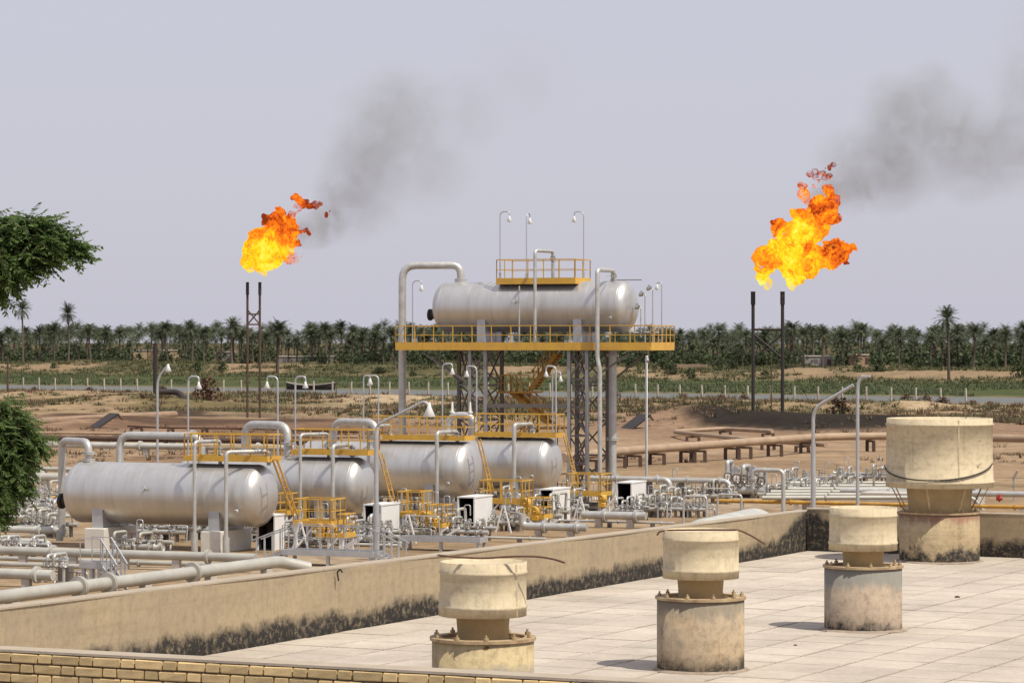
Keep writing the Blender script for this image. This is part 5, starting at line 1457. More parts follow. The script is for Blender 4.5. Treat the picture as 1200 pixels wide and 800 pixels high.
def palm_crown(seed, H, nf=34, nleaf=9, L=3.0, leaf=0.75):
    random.seed(seed)
    top = Vector((random.uniform(-.2, .2), 0, H))
    mb = MB()
    for k in range(nf):
        f = (k + 0.5) / nf
        az = k * 2.399 + random.uniform(-.2, .2)
        el = R(82) - f * R(112) + random.uniform(-.12, .12)
        frond(mb, top, az, el, L * random.uniform(0.85, 1.1), leaf, nleaf, R(62) * (0.8 + 0.4 * f))
    dm = MB()
    for k in range(max(5, nf // 4)):
        frond(dm, top - Vector((0, 0, 0.25)), k * 2.399 + 1, R(-45) - random.random() * 0.5, L * 0.62, leaf * 0.5, 4, R(30))
    tm = MB()
    n = 7; vs = []; ks = 6
    bx, by = random.uniform(-.35, .35), random.uniform(-.35, .35)
    for k in range(ks + 1):
        f = k / ks; r_ = 0.30 - 0.10 * f + (0.07 if k in (0, ks) else 0)
        cx = top.x * f + bx * math.sin(f * math.pi); cy = by * math.sin(f * math.pi)
        for j in range(n):
            a_ = 2 * math.pi * j / n; rr = r_ * (1 + 0.1 * ((k + j) % 2))
            vs.append((cx + rr * math.cos(a_), cy + rr * math.sin(a_), H * f - (0.3 if k == 0 else 0)))
    tm.add(vs, [(k * n + j, k * n + (j + 1) % n, (k + 1) * n + (j + 1) % n, (k + 1) * n + j) for k in range(ks) for j in range(n)], True)
    return tm, mb, dm
PALMS = []
for k in range(7):
    H = 8.2 + 0.55 * k
    tm, cm, dm = palm_crown(100 + k, H, 34 + (k % 3) * 4, 9, 2.9 + 0.15 * (k % 4), 0.8)
    PALMS.append((H, tm.mesh('trunk', MT['palm_trunk']), cm.mesh('crown', MT['palm_leaf']), dm.mesh('dead_frond', MT['palm_dead'])))
GL = 'date palm standing in the dense grove beyond the river'
GG = 'date palms of the grove'
def palm(x, y, z, k, scale, rot, label=GL, group=GG, lean=(0, 0), thin=1.0):
    H, a, b_, c = PALMS[k]
    t = link('date_palm', None); BASE[t.name] = Vector((0, 0, 0))
    t.location = (x, y, z); t.rotation_euler = (lean[0], lean[1], rot); t.scale = (scale * thin, scale * thin, scale)
    t.empty_display_size = 0.3
    tag(t, label, 'palm tree', group)
    link('trunk', a, t); link('crown', b_, t); link('dead_frond', c, t)
    return t
def region(px):
    for lim, nm in ((290, 'left of the left flare stack'), (465, 'between the left flare stack and the tower'), (795, 'seen behind the tower deck and its legs'), (900, 'between the tower and the right flare stack'), (1100, 'between the right flare stack and the tallest palm')):
        if px < lim: return nm
    return 'right of the tallest palm'
def gpoint(px, s):
    """point on the sight line bearing of px, s metres beyond the near waterline"""
    kx = (px - 600) / F
    y = (s + NA.x * NN.x + NA.y * NN.y) / (kx * NN.x + NN.y)
    return kx * y, y
huts = [(156, 209, 407, 420, 245, 'beige flat roofed house among the palms at the far left', (0.42, 0.31, 0.19)),
        (326, 390, 413.5, 424, 225, 'long low grey house between the left flare and the tower', (0.24, 0.22, 0.20)),
        (254, 274, 408, 417, 250, 'small grey house left of the left flare stack', (0.25, 0.22, 0.20)),
        (942, 976, 421, 433.5, 212, 'grey walled house right of the right flare stack', (0.27, 0.25, 0.23)),
        (997, 1018, 422, 433, 215, 'small sand coloured house among the palms on the right', (0.40, 0.28, 0.18))]
random.seed(5)
# hero palms, each with its own place in the photograph
heroes = [(1112, 361, 443, 'tallest palm on the right, its crown clear above the grove', 4, 0.85), (1140, 381, 441, 'second tall palm right of the tallest one, at the front of the grove', 3, 1.05),
          (1178, 386, 441, 'front palm nearest the right edge, standing before the grove', 2, 1.0), (80, 358, 424, 'tall palm at the far left, crown against the sky, right of two', 5, 0.75),
          (27, 353, 424, 'tall palm nearest the left edge, crown against the sky', 6, 0.75), (325, 377, 436, 'palm standing in front of the grove just right of the left flare', 1, 1.1),
          (272, 374, 424, 'tall palm at the grove edge just left of the left flare', 2, 1.0), (942, 384, 436, 'front palm of the grove just right of the right flare', 1, 1.0),
          (964, 384, 436, 'bushy headed palm second right of the right flare', 3, 1.0), (1053, 387, 437, 'slim tall palm midway between the right flare and the tallest palm', 4, 0.8)]
for px, yt, yb, lb, k, th in heroes:
    d = 800 if px > 700 else 1000
    s_guess = RIV_W + (196 if px > 700 else 200)
    x, y = gpoint(px, s_guess)
    if px == 1112: x, y = gpoint(px, RIV_W + 150)
    if px == 325: x, y = gpoint(px, RIV_W + 150)
    z = hz(x, y); zt = CAMZ - (yt - 400) / F * y
    H = PALMS[k][0] + 1.9
    palm(x, y, z, k, (zt - z) / H, random.uniform(0, 6.28), lb, None, (random.uniform(-.03, .03), random.uniform(-.03, .03)), th)
cnt = 0; k = 0
spots = []
while cnt < 280:
    px = random.uniform(-40, 1240); s_ = RIV_W + 205 + abs(random.gauss(0, 1)) * 70
    k += 1
    x, y = gpoint(px, s_)
    bad = False
    for h in huts:
        if h[0] - 6 < px < h[1] + 6 and s_ < RIV_W + h[4] - 30: bad = random.random() < 0.8
    if any((x - a) ** 2 + (y - b_) ** 2 < 9 for a, b_ in spots): bad = True
    if 463 < px < 790 and random.random() < 0.35: bad = True
    if bad: continue
    spots.append((x, y)); cnt += 1
    z = hz(x, y)
    palm(x, y, z - 0.1, random.randrange(7), (random.uniform(0.80, 1.06) if random.random() < 0.6 else random.uniform(0.32, 0.75)) * (0.86 if px > 700 else 0.97), random.uniform(0, 6.28), 'date palm in the far grove, ' + region(px), 'grove palms ' + region(px), lean=(random.uniform(-.06, .06), random.uniform(-.06, .06)), thin=random.uniform(1.05, 1.35))
# rest of the grove as one mass behind
def merge(protos, places):
    V = []; Fs = []; off = 0
    for (pi, x, y, z, s_, rot) in places:
        v, f = protos[pi]
        c_, s2 = math.cos(rot), math.sin(rot)
        w = np.empty_like(v)
        w[:, 0] = (v[:, 0] * c_ - v[:, 1] * s2) * s_ + x; w[:, 1] = (v[:, 0] * s2 + v[:, 1] * c_) * s_ + y; w[:, 2] = v[:, 2] * s_ + z
        V.append(w); Fs += [tuple(i + off for i in q_) for q_ in f]; off += len(v)
    return np.concatenate(V), Fs
def stuff(name, protos, places, mat, label=None, cat=None):
    v, f = merge(protos, places)
    me = bpy.data.meshes.new(name); me.from_pydata(v.tolist(), [], f); me.materials.append(mat)
    o = link(name, me); return tag(o, label, cat, None, 'stuff')
lp = []
for k in range(4):
    tm, cm, dm = palm_crown(300 + k, 9 + k * 0.7, 24, 6, 3.0, 0.95)
    lp.append((np.array(cm.v), cm.f))
pl = []
for k in range(1500):
    px = random.uniform(-80, 1280); x, y = gpoint(px, RIV_W + 228 + random.random() ** 1.3 * 300)
    hs = random.uniform(0.85, 1.08) if k % 3 == 0 else random.uniform(0.35, 0.9)
    pl.append((random.randrange(4), x, y, hz(x, y), hs * (0.87 if px > 700 else 0.97), random.uniform(0, 6.28)))
stuff('palm_grove', lp, pl, MT['palm_leaf'], 'dense far mass of date palm crowns behind the front palms', 'palm grove')

def clump(rx, rz, n, leaf, seed, narrow=0.5):
    random.seed(seed); vs = []; fs = []
    for k in range(n):
        a_ = random.uniform(0, 6.28); u_ = random.random()
        rr = rx * random.random() ** 0.45 * (0.75 + 0.35 * math.sin(3 * a_ + seed)); z = rz * (0.04 + 0.96 * random.random() ** 0.8) * (1 - 0.55 * (rr / rx) ** 2)
        c = Vector((rr * math.cos(a_), rr * math.sin(a_), z))
        d = Vector((random.gauss(0, 1), random.gauss(0, 1), random.gauss(0.4, 0.8))).normalized(); x_, y_ = basis(d)
        l = leaf * random.uniform(0.6, 1.4)
        o = len(vs); vs += [c, c + x_ * l * narrow + d * l * 0.4, c + d * l, c - x_ * l * narrow + d * l * 0.4]; fs.append((o, o + 1, o + 2, o + 3))
    return vs, fs
def tuft(seed, n=14, h=0.5, sp=0.35):
    random.seed(seed); vs = []; fs = []
    for k in range(n):
        a_ = random.uniform(0, 6.28); b_ = Vector((math.cos(a_), math.sin(a_), 0)) * sp * random.random()
        tip = b_ + Vector((math.cos(a_) * sp * random.random(), math.sin(a_) * sp * random.random(), h * random.uniform(0.5, 1.2)))
        sd = Vector((-math.sin(a_), math.cos(a_), 0)) * 0.055
        o = len(vs); vs += [b_ - sd, b_ + sd, tip]; fs.append((o, o + 1, o + 2))
    return vs, fs
ug = [(np.array([tuple(p) for p in c[0]]), c[1]) for c in (clump(2.6, 4.2, 70, 0.8, 11), clump(3.4, 3.0, 70, 0.8, 12), clump(2.0, 5.5, 70, 0.8, 13))]
random.seed(21)
pl = []
for k in range(2300):
    x, y = gpoint(random.uniform(-60, 1260), RIV_W + 208 + random.random() ** 1.2 * 220)
    if any(h[0] - 8 < 600 + F * x / y < h[1] + 8 for h in huts) and random.random() < 0.75: continue
    pl.append((random.randrange(3), x, y, hz(x, y) - 0.1, random.uniform(0.5, 1.2), random.uniform(0, 6.28)))
stuff('grove_undergrowth', ug, pl, MT['bush_green'], 'dark undergrowth between the trunks of the palm grove', 'undergrowth')
# low scrub
tf = [(np.array([tuple(p) for p in c[0]]), c[1]) for c in (tuft(1, 16, 0.4, 0.4), tuft(2, 18, 0.5, 0.6), tuft(3, 16, 0.28, 0.7))]
def scatter(n, smin, smax, thr, seed, smul, pxr=(-60, 1260), freq=0.05):
    rg = random.Random(seed); out = []
    tries = 0
    while len(out) < n and tries < n * 12:
        tries += 1
        x, y = gpoint(rg.uniform(*pxr), rg.uniform(smin, smax))
        if y < 215: continue
        if float(fbm(np.array([x]), np.array([y]), freq, 3, seed)[0]) < thr: continue
        out.append((rg.randrange(3), x, y, hz(x, y) - 0.05, rg.uniform(0.5, 1.3) * smul, rg.uniform(0, 6.28)))
    return out
stuff('dry_scrub', tf, scatter(4200, -130, -16, 0.52, 71, 1.3) + scatter(900, -330, -130, 0.60, 72, 0.9), MT['scrub_dry'], 'dry brown scrub on the sandy near bank', 'scrub')
stuff('green_scrub', tf, scatter(3200, -135, -60, 0.52, 81, 1.2) + scatter(4200, RIV_W + 130, RIV_W + 215, 0.50, 82, 1.9), MT['scrub_green'], 'dull green scrub along both river banks', 'scrub')
stuff('marsh_grass', tf, scatter(4200, RIV_W + 1, RIV_W + 138, 0.42, 91, 1.4, freq=0.03), MT['reed'], 'green marsh grass along the far shore of the river', 'grass')
# bushes
GB = [clump(1.5, 1.9, 520, 0.27, 31), clump(1.9, 1.6, 560, 0.27, 32), clump(1.3, 2.2, 500, 0.27, 33)]
GBM = []; DBM = []
for i, (vs, fs) in enumerate(GB):
    mb = MB(); mb.add(vs, fs); GBM.append(mb.mesh('bush', MT['bush_green'])); DBM.append(mb.mesh('dry_bush', MT['bush_dry']))
random.seed(77)
def bush(me, name, x, y, s_, label, group=None, zs=1.0, cat='bush'):
    o = link(name, me); o.location = (x, y, hz(x, y) - 0.1); o.scale = (s_, s_, s_ * zs); o.rotation_euler = (0, 0, random.uniform(0, 6))
    tag(o, label, cat, group); return o
for px in (60, 118, 168, 196, 232, 262, 300, 352, 378, 402, 418, 445, 480, 488, 500, 640, 655, 740, 778, 784, 812, 838, 862, 896, 925, 1005, 1030, 1078, 1095, 1128, 1162, 1190):
    x, y = gpoint(px + random.uniform(-5, 5), RIV_W + random.uniform(142, 200))
    bush(random.choice(GBM), 'bush', x, y, random.uniform(0.8, 1.8), 'dark green bush across the river, ' + region(px), 'far bank bushes ' + region(px))
for px, s_ in ((40, -30), (62, -45), (150, -38), (105, -34), (470, -30), (615, -34), (720, -18), (845, -22), (872, -20), (898, -35), (972, -22), (1062, -12), (1085, -14), (1105, -30), (1140, -20), (1160, -26), (915, -60), (800, -55), (690, -60), (190, -60)):
    x, y = gpoint(px, s_)
    bush(random.choice(DBM), 'dry_bush', x, y, random.uniform(0.6, 1.05), 'low dry bush before the river, ' + region(px), 'near bank bushes ' + region(px), 0.7)
c = pg(243, 474); bush(DBM[0], 'dry_bush', c.x, c.y, 1.5, 'large round dry brown bush right of the two left lamp posts', None, 1.45)
c = pg(984, 490); bush(DBM[0], 'dry_bush', c.x, c.y, 1.25, 'large dry brown bush behind the bowed lamp post', None, 1.2)
c = pg(228, 471); bush(DBM[2], 'dry_bush', c.x, c.y, 0.6, 'small dry bush beside the large round one on the left', None, 0.8)

# ------------------------------------------------------------------ houses beyond the river
for i, (x0, x1, yt, yb, so, lb, colr) in enumerate(huts):
    x, y = gpoint((x0 + x1) / 2, RIV_W + so)
    z = hz(x, y) - 0.15; w_ = (x1 - x0) / F * y; h = max(2.8, (yb - yt) / F * y)
    t = thing('house', lb, 'house', W, (x, y, z)); b_ = BASE[t.name]
    mt = M('adobe_%d' % i, colr, 0.95, 0, tuple(k * 0.75 for k in colr), 0.6, 0.6)
    X, Y, Z = b_
    wl = part(MB().box(X - w_ / 2, X + w_ / 2, Y, Y + 6, Z, Z + h), 'wall', mt, t)
    part(MB().cbox(X - w_ / 2 - 0.2, X + w_ / 2 + 0.2, Y - 0.2, Y + 6.2, Z + h + 0.003, Z + h + 0.3, 0.05), 'roof', MT['conc'], t)
    nw = max(1, int(w_ / 4))
    for k in range(nw):
        xx = X - w_ / 2 + w_ * (k + 0.35) / nw
        f_ = part(MB().box(xx, xx + 1.0, Y - 0.06, Y - 0.003, Z + 1.1, Z + 2.2), 'window', MT['steel'], wl)
    part(MB().box(X + w_ * 0.30, X + w_ * 0.30 + 1.1, Y - 0.06, Y - 0.003, Z + 0.02, Z + 2.2), 'door', MT['brown_steel'], wl)
x, y = gpoint(804, RIV_W + 190); z = hz(x, y)
single(MB().bar((x - 5.5, y + 2, z + 0.5), (x + 5.5, y - 2, z + 0.5), 0.5, 1.6), 'mud_wall', 'low mud wall beyond the river, just right of the tower deck', 'wall', MT['tan'], W, (x, y, z))
# ------------------------------------------------------------------ fence on the near bank
a_ = NA + NN * -9
t0, t1 = -25, 235
t = thing('post_fence', 'long fence of pale concrete posts on the near river bank', 'fence', W, (a_.x, a_.y, 0))
tops = []
n = int((t1 - t0) / 4.5)
pm = MB().cbox(-0.12, 0.12, -0.12, 0.12, -0.4, 2.35, 0.03).mesh('post', MT['post'])
for k in range(n + 1):
    p = a_ + ND * (t0 + 4.5 * k); z = hz(p.x, p.y)
    o = part_mesh(pm, 'post', t, (p.x, p.y, z), (random.uniform(-.03, .03), random.uniform(-.03, .03), 0.6))
    tops.append((p.x, p.y, z))
for hh in (0.8, 1.5, 2.2):
    part(MB().tube([(q_[0] - 0.1, q_[1] - 0.13, q_[2] + hh) for q_ in tops], 0.012, 4), 'wire', MT['steel'], t)
# boat
d = 622; c = pd(364, 400, d); zc = -0.55
t = thing('boat', 'dark open boat lying on the river left of the tower', 'boat', W, (c.x, c.y, zc))
t.rotation_euler = (0, 0, math.atan2(ND.y, ND.x) * 0.6)
L = 5.6; secs = []
for k in range(13):
    f = k / 12 * 2 - 1; w_ = 1.3 * (1 - abs(f) ** 3) + 0.04; sh = 1.0 + 0.55 * f * f
    secs.append([(f * L, -w_, sh), (f * L, -w_ * 0.75, 0.1), (f * L, 0, -0.35), (f * L, w_ * 0.75, 0.1), (f * L, w_, sh)])
mb = MB(); mb.add([p for s_ in secs for p in s_], [(k * 5 + j, (k + 1) * 5 + j, (k + 1) * 5 + j + 1, k * 5 + j + 1) for k in range(12) for j in range(4)], True)
link('hull', mb.mesh('hull', MT['dark']), t)
for s_ in (0, 4):
    link('gunwale', MB().tube([secs[k][s_] for k in range(13)], 0.09, 6).mesh('gunwale', MT['post']), t)
for k in (3, 6, 9):
    p = secs[k]; link('thwart', MB().box(p[0][0] - 0.2, p[0][0] + 0.2, p[1][1], p[3][1], 0.75, 0.85).mesh('thwart', MT['brown_steel']), t)
link('deck', MB().box(-L * 0.75, L * 0.75, -0.8, 0.8, 0.3, 0.4).mesh('deck', MT['brown_steel']), t)
# old brown pole at left
c = pg(9, 466)
single(MB().cyl((c.x, c.y, -0.3), (c.x, c.y, CAMZ - (419 - 400) / F * c.y), 0.2, 0.15, 8), 'wooden_pole', 'thin brown pole standing alone at the left edge by the river', 'pole', MT['brown_steel'], W, tuple(c))
for px, yt, yb, lb in ((394, 437, 470, 'short thin pole on the near bank left of the tower'), (904, 400, 486, 'thin pole between the two risers of the right flare')):
    c = pg(px, yb)
    single(MB().cyl((c.x, c.y, -0.3), (c.x, c.y, CAMZ - (yt - 400) / F * c.y), 0.09, 0.07, 6), 'pole', lb, 'pole', MT['brown_steel'], W, tuple(c))

# ------------------------------------------------------------------ flare stacks
def flare(label, pxs, ytop, ybase, r_, bars, cross, mat, guy=False):
    bs = [pg(px, ybase) for px in pxs]
    d = bs[0].y
    t = thing('flare_stack', label, 'flare stack', W, ((bs[0].x + bs[1].x) / 2, d, hz(bs[0].x, d)))
    zt = CAMZ - (ytop - 400) / F * d
    zz = lambda y: CAMZ - (y - 400) / F * d
    for b_ in bs:
        z0 = hz(b_.x, b_.y) - 0.5
        rs = part(MB().cyl((b_.x, d, z0), (b_.x, d, zt), r_, n=12), 'riser', MT[mat], t)
        part(MB().cyl((b_.x, d, zt - 1.5), (b_.x, d, zt + 0.05), r_ * 1.35, n=12), 'burner_tip', MT['dark'], rs)
    for y in bars:
        part(MB().cyl((bs[0].x + r_, d, zz(y)), (bs[1].x - r_, d, zz(y)), r_ * 0.65, n=8), 'cross_bar', MT[mat], t)
    for (ya, yb) in cross:
        part(MB().cyl((bs[0].x, d - 0.03, zz(ya)), (bs[1].x, d - 0.03, zz(yb)), r_ * 0.6, n=8), 'diagonal_brace', MT[mat], t)
        part(MB().cyl((bs[0].x, d + 0.12, zz(yb)), (bs[1].x, d + 0.12, zz(ya)), r_ * 0.6, n=8), 'diagonal_brace', MT[mat], t)
    if guy:
        for b_, sx in ((bs[0], -1), (bs[1], 1)):
            part(MB().cyl((b_.x, d, zz(405)), (b_.x + sx * 4.5, d + 4, hz(b_.x + sx * 4.5, d + 4)), 0.03, n=5), 'guy_wire', MT['dark'], t)
    return d
DL = flare('slender left flare stack of two brown risers joined by braces', (290, 304.5), 331, 491, 0.145, (368, 380), ((363, 380),), 'brown_steel')
DR = flare('black right flare stack of two thick risers with crossed braces', (882.5, 917), 342, 495, 0.20, (386,), ((391, 420),), 'dark', True)
c = pg(182, 474)
t = thing('flare_stub', 'short black vent stack with bent feed pipe on the left', 'flare stack', W, (c.x, c.y, 0))
d = c.y; zz = lambda y: CAMZ - (y - 400) / F * d
part(MB().cyl((c.x, d, -0.4), (c.x, d, zz(402)), 0.34, n=14), 'riser', MT['dark'], t)
part(MB().tube([(c.x, d, zz(459)), pd(209, 459, d), pd(221, 474, d - 4), pd(228, 486, d - 8)], 0.45, 12, 1.2), 'feed_pipe', MT['dark'], t)

# ------------------------------------------------------------------ flames and smoke
def blobmesh(blobs, voxel):
    mb = MB()
    for (p, r_) in blobs: mb.ball(p, r_, 14)
    me = bpy.data.meshes.new('tmp'); me.from_pydata(mb.v, [], mb.f)
    o = bpy.data.objects.new('tmp', me); COL.objects.link(o)
    md = o.modifiers.new('r', 'REMESH'); md.mode = 'VOXEL'; md.voxel_size = voxel; md.use_smooth_shade = True
    sm = o.modifiers.new('s', 'SMOOTH'); sm.iterations = 2
    dg = bpy.context.evaluated_depsgraph_get()
    out = bpy.data.meshes.new_from_object(o.evaluated_get(dg))
    bpy.data.objects.remove(o)
    return out
def flame_mat(name, seed):
    m = bpy.data.materials.new(name); m.use_nodes = True; nt = m.node_tree; nt.nodes.clear()
    out = nd(nt, 'ShaderNodeOutputMaterial')
    tc = nd(nt, 'ShaderNodeTexCoord')
    at = nd(nt, 'ShaderNodeAttribute', attribute_name='warmth'); al = nd(nt, 'ShaderNodeAttribute', attribute_name='veil')
    mp = mapping(nt, tc.outputs['Object'], (1, 1, 1)); mp.node.inputs['Location'].default_value = (seed, seed * 0.7, 0)
    n1 = noise_t(nt, mp, 0.5, 6, 0.65, 1.2); n2 = noise_t(nt, mp, 2.0, 6, 0.7, 1.0)
    h = mth(nt, 'ADD', at.outputs['Fac'], mth(nt, 'MULTIPLY', mth(nt, 'SUBTRACT', n1, 0.5), 1.5))
    h = mth(nt, 'ADD', h, mth(nt, 'MULTIPLY', mth(nt, 'SUBTRACT', n2, 0.5), 0.9))
    rp_ = ramp(nt, [(0.0, (0.22, 0.035, 0.008)), (0.13, (0.62, 0.075, 0.008)), (0.32, (0.95, 0.20, 0.012)), (0.52, (1.0, 0.40, 0.015)), (0.72, (1.0, 0.70, 0.012)), (1.0, (1.0, 0.86, 0.12))])
    nt.links.new(h, rp_.inputs[0])
    em = nd(nt, 'ShaderNodeEmission'); em.inputs[1].default_value = 1.06; nt.links.new(rp_.outputs[0], em.inputs[0])
    tr = nd(nt, 'ShaderNodeBsdfTransparent')
    a_ = mth(nt, 'ADD', al.outputs['Fac'], mth(nt, 'MULTIPLY', mth(nt, 'SUBTRACT', n2, 0.5), 1.7))
    a_ = mth(nt, 'MULTIPLY', mth(nt, 'SUBTRACT', a_, 0.18), 2.2, True)
    mx = nd(nt, 'ShaderNodeMixShader'); nt.links.new(a_, mx.inputs[0]); nt.links.new(em.outputs[0], mx.inputs[1]); nt.links.new(tr.outputs[0], mx.inputs[2])
    nt.links.new(mx.outputs[0], out.inputs[0])
    return m
def flame(label, blobs, d, base, seed):
    """blobs: px, py, r, heat, veil"""
    rg = random.Random(seed)
    k = d / F
    B3 = []; info = []
    for (px, py, r_, ht, vl) in blobs:
        p = pd(px, py, d + rg.uniform(-1, 1) * r_ * k * 0.6)
        p = p - base
        B3.append((p, r_ * k)); info.append((p, r_ * k, ht, vl))
    me = blobmesh(B3, 0.13)
    n = len(me.vertices)
    co = np.empty(n * 3, np.float32); me.vertices.foreach_get('co', co); co = co.reshape(-1, 3)
    no = np.empty(n * 3, np.float32); me.vertex_normals.foreach_get('vector', no); no = no.reshape(-1, 3)
    sw = np.zeros(n); hh = np.zeros(n); vv = np.zeros(n)
    for (c, r_, ht, vl) in info:
        w = np.exp(-np.maximum(0.0, np.linalg.norm(co - np.array(c), axis=1) / r_ - 0.5) * 3.0) + 1e-6
        sw += w; hh += w * ht; vv += w * vl
    disp = np.zeros(n); wv = np.zeros((n, 3))
    for i in range(n):
        p = Vector(co[i])
        w0 = Vector(mnoise.noise_vector(p * 0.5 + Vector((seed, 1, 0)))) * 0.8
        q_ = p + w0
        rdg = 0.5 - abs(mnoise.noise(q_ * 0.9 + Vector((seed, 5, 0))))
        rd2 = 0.5 - abs(mnoise.noise(q_ * 2.3 + Vector((seed, 9, 0))))
        disp[i] = mnoise.fractal(q_ * 0.45 + Vector((seed * 3.1, 0, 0)), 1.0, 2.0, 4) * 0.55 + (rdg - 0.25) * 0.85 + (rd2 - 0.25) * 0.75
        wv[i] = mnoise.noise_vector(p * 1.6 + Vector((0, seed, 2)))
    heat = (hh / sw - 0.13 - disp * 0.22).astype(np.float32)
    veil = (vv / sw + np.clip(disp - 0.18, 0, 1) * 1.1).astype(np.float32)
    co += no * (disp * 0.75)[:, None].astype(np.float32) + (wv * 0.28).astype(np.float32)
    me.vertices.foreach_set('co', co.ravel())
    for nm, ar in (('warmth', heat), ('veil', veil)):
        a_ = me.attributes.new(nm, 'FLOAT', 'POINT'); a_.data.foreach_set('value', ar)
    me.polygons.foreach_set('use_smooth', [True] * len(me.polygons))
    me.materials.clear(); me.materials.append(flame_mat('flame_%d' % seed, seed))
    me.update()
    o = link('gas_flame', me); o.location = base
    return tag(o, label, 'flame')
LBL = [(305, 291, 19, 0.78, 0), (296, 296, 12, 0.85, 0), (292, 305, 9, 0.9, 0.15), (318, 297, 17, 0.82, 0), (308, 303, 14, 0.95, 0.1), (312, 278, 13, 0.66, 0), (302, 278, 9, 0.6, 0),
       (333, 268, 15, 0.42, 0), (326, 262, 12, 0.36, 0), (338, 276, 11, 0.36, 0), (327, 248, 6, 0.34, 0.1), (314, 260, 6, 0.02, 0), (309, 255, 3, 0.02, 0), (328, 281, 7, 0.12, 0), (345, 285, 5, 0.0, 0.1),
       (294, 313, 5, 1.0, 0.45), (311, 312, 6, 1.0, 0.4), (310, 319, 3.5, 1.0, 0.6), (330, 296, 9, 0.9, 0.35), (338, 292, 6, 0.8, 0.5), (344, 303, 6, 0.35, 0.62), (352, 297, 5, 0.35, 0.7), (338, 306, 4, 0.3, 0.55),
       (342, 230, 3, 0.25, 0.15), (347, 231, 4, 0.28, 0.1), (352, 235, 5, 0.25, 0.1), (357, 240, 5, 0.22, 0.2), (363, 241, 4, 0.22, 0.15), (369, 240, 4, 0.25, 0.25), (373, 240, 3, 0.2, 0.3), (350, 244, 4, 0.3, 0.45),
       (343, 252, 4, 0.3, 0.55), (362, 273, 3, 0.1, 0.25), (357, 270, 2.6, 0.1, 0.3), (383, 251, 2, 0.0, 0.1), (386, 247, 1.7, 0.0, 0.1), (352, 272, 3, 0.15, 0.3)]
RBL = [(900, 305, 16, 0.62, 0), (893, 300, 9, 0.6, 0), (895, 318, 9, 0.9, 0.1), (891, 327, 6, 1.0, 0.4), (899, 332, 5, 1.0, 0.5), (912, 304, 11, 0.72, 0), (910, 292, 12, 0.7, 0), (901, 304, 7, 0.12, 0),
       (931, 314, 16, 0.82, 0), (927, 328, 8, 0.95, 0.25), (926, 335, 5, 1.0, 0.5), (938, 322, 9, 0.85, 0.1), (946, 311, 15, 0.62, 0), (945, 295, 15, 0.45, 0), (958, 303, 13, 0.6, 0), (968, 306, 8, 0.7, 0.1),
       (976, 299, 11, 0.34, 0), (985, 292, 9, 0.32, 0), (993, 292, 8, 0.36, 0), (999, 290, 5, 0.35, 0.1), (990, 303, 5, 0.15, 0), (993, 309, 3, 0.0, 0), (973, 312, 6, 0.35, 0.1), (981, 285, 5, 0.6, 0.1),
       (924, 283, 15, 0.92, 0), (914, 268, 10, 0.30, 0), (908, 265, 6, 0.25, 0), (922, 266, 8, 0.5, 0), (936, 270, 15, 0.88, 0), (936, 253, 9, 0.5, 0), (931, 250, 6, 0.42, 0), (950, 274, 13, 0.80, 0), (960, 268, 10, 0.66, 0),
       (953, 257, 12, 0.36, 0), (962, 248, 13, 0.38, 0), (970, 250, 10, 0.36, 0), (977, 257, 6, 0.4, 0.1), (972, 238, 9, 0.36, 0), (960, 236, 8, 0.42, 0.1), (971, 226, 6, 0.42, 0.1), (976, 232, 5, 0.45, 0.3), (969, 220, 4, 0.4, 0.3),
       (944, 226, 4, 0.55, 0.35), (941, 219, 4, 0.5, 0.35), (938, 228, 3.5, 0.5, 0.4), (945, 233, 4, 0.5, 0.4), (950, 204, 2.4, 0.25, 0.3), (956, 203, 2.4, 0.25, 0.25), (962, 204, 2.5, 0.22, 0.3), (968, 207, 2.6, 0.22, 0.25), (972, 206, 2.2, 0.2, 0.2), (956, 210, 2.5, 0.25, 0.35), (959, 214, 2.5, 0.28, 0.5), (953, 218, 3, 0.3, 0.5),
       (968, 197, 1.8, 0.2, 0.2), (973, 196, 1.8, 0.2, 0.2), (977, 194, 1.6, 0.15, 0.2), (981, 290, 9, 0.4, 0), (928, 298, 14, 0.75, 0), (972, 292, 9, 0.62, 0.05)]
flame('ragged yellow and orange gas flame above the slender left flare stack', LBL, DL, pd(310, 300, DL), 3)
flame('large branching orange gas flame above the black right flare stack', RBL, DR, pd(940, 290, DR), 8)

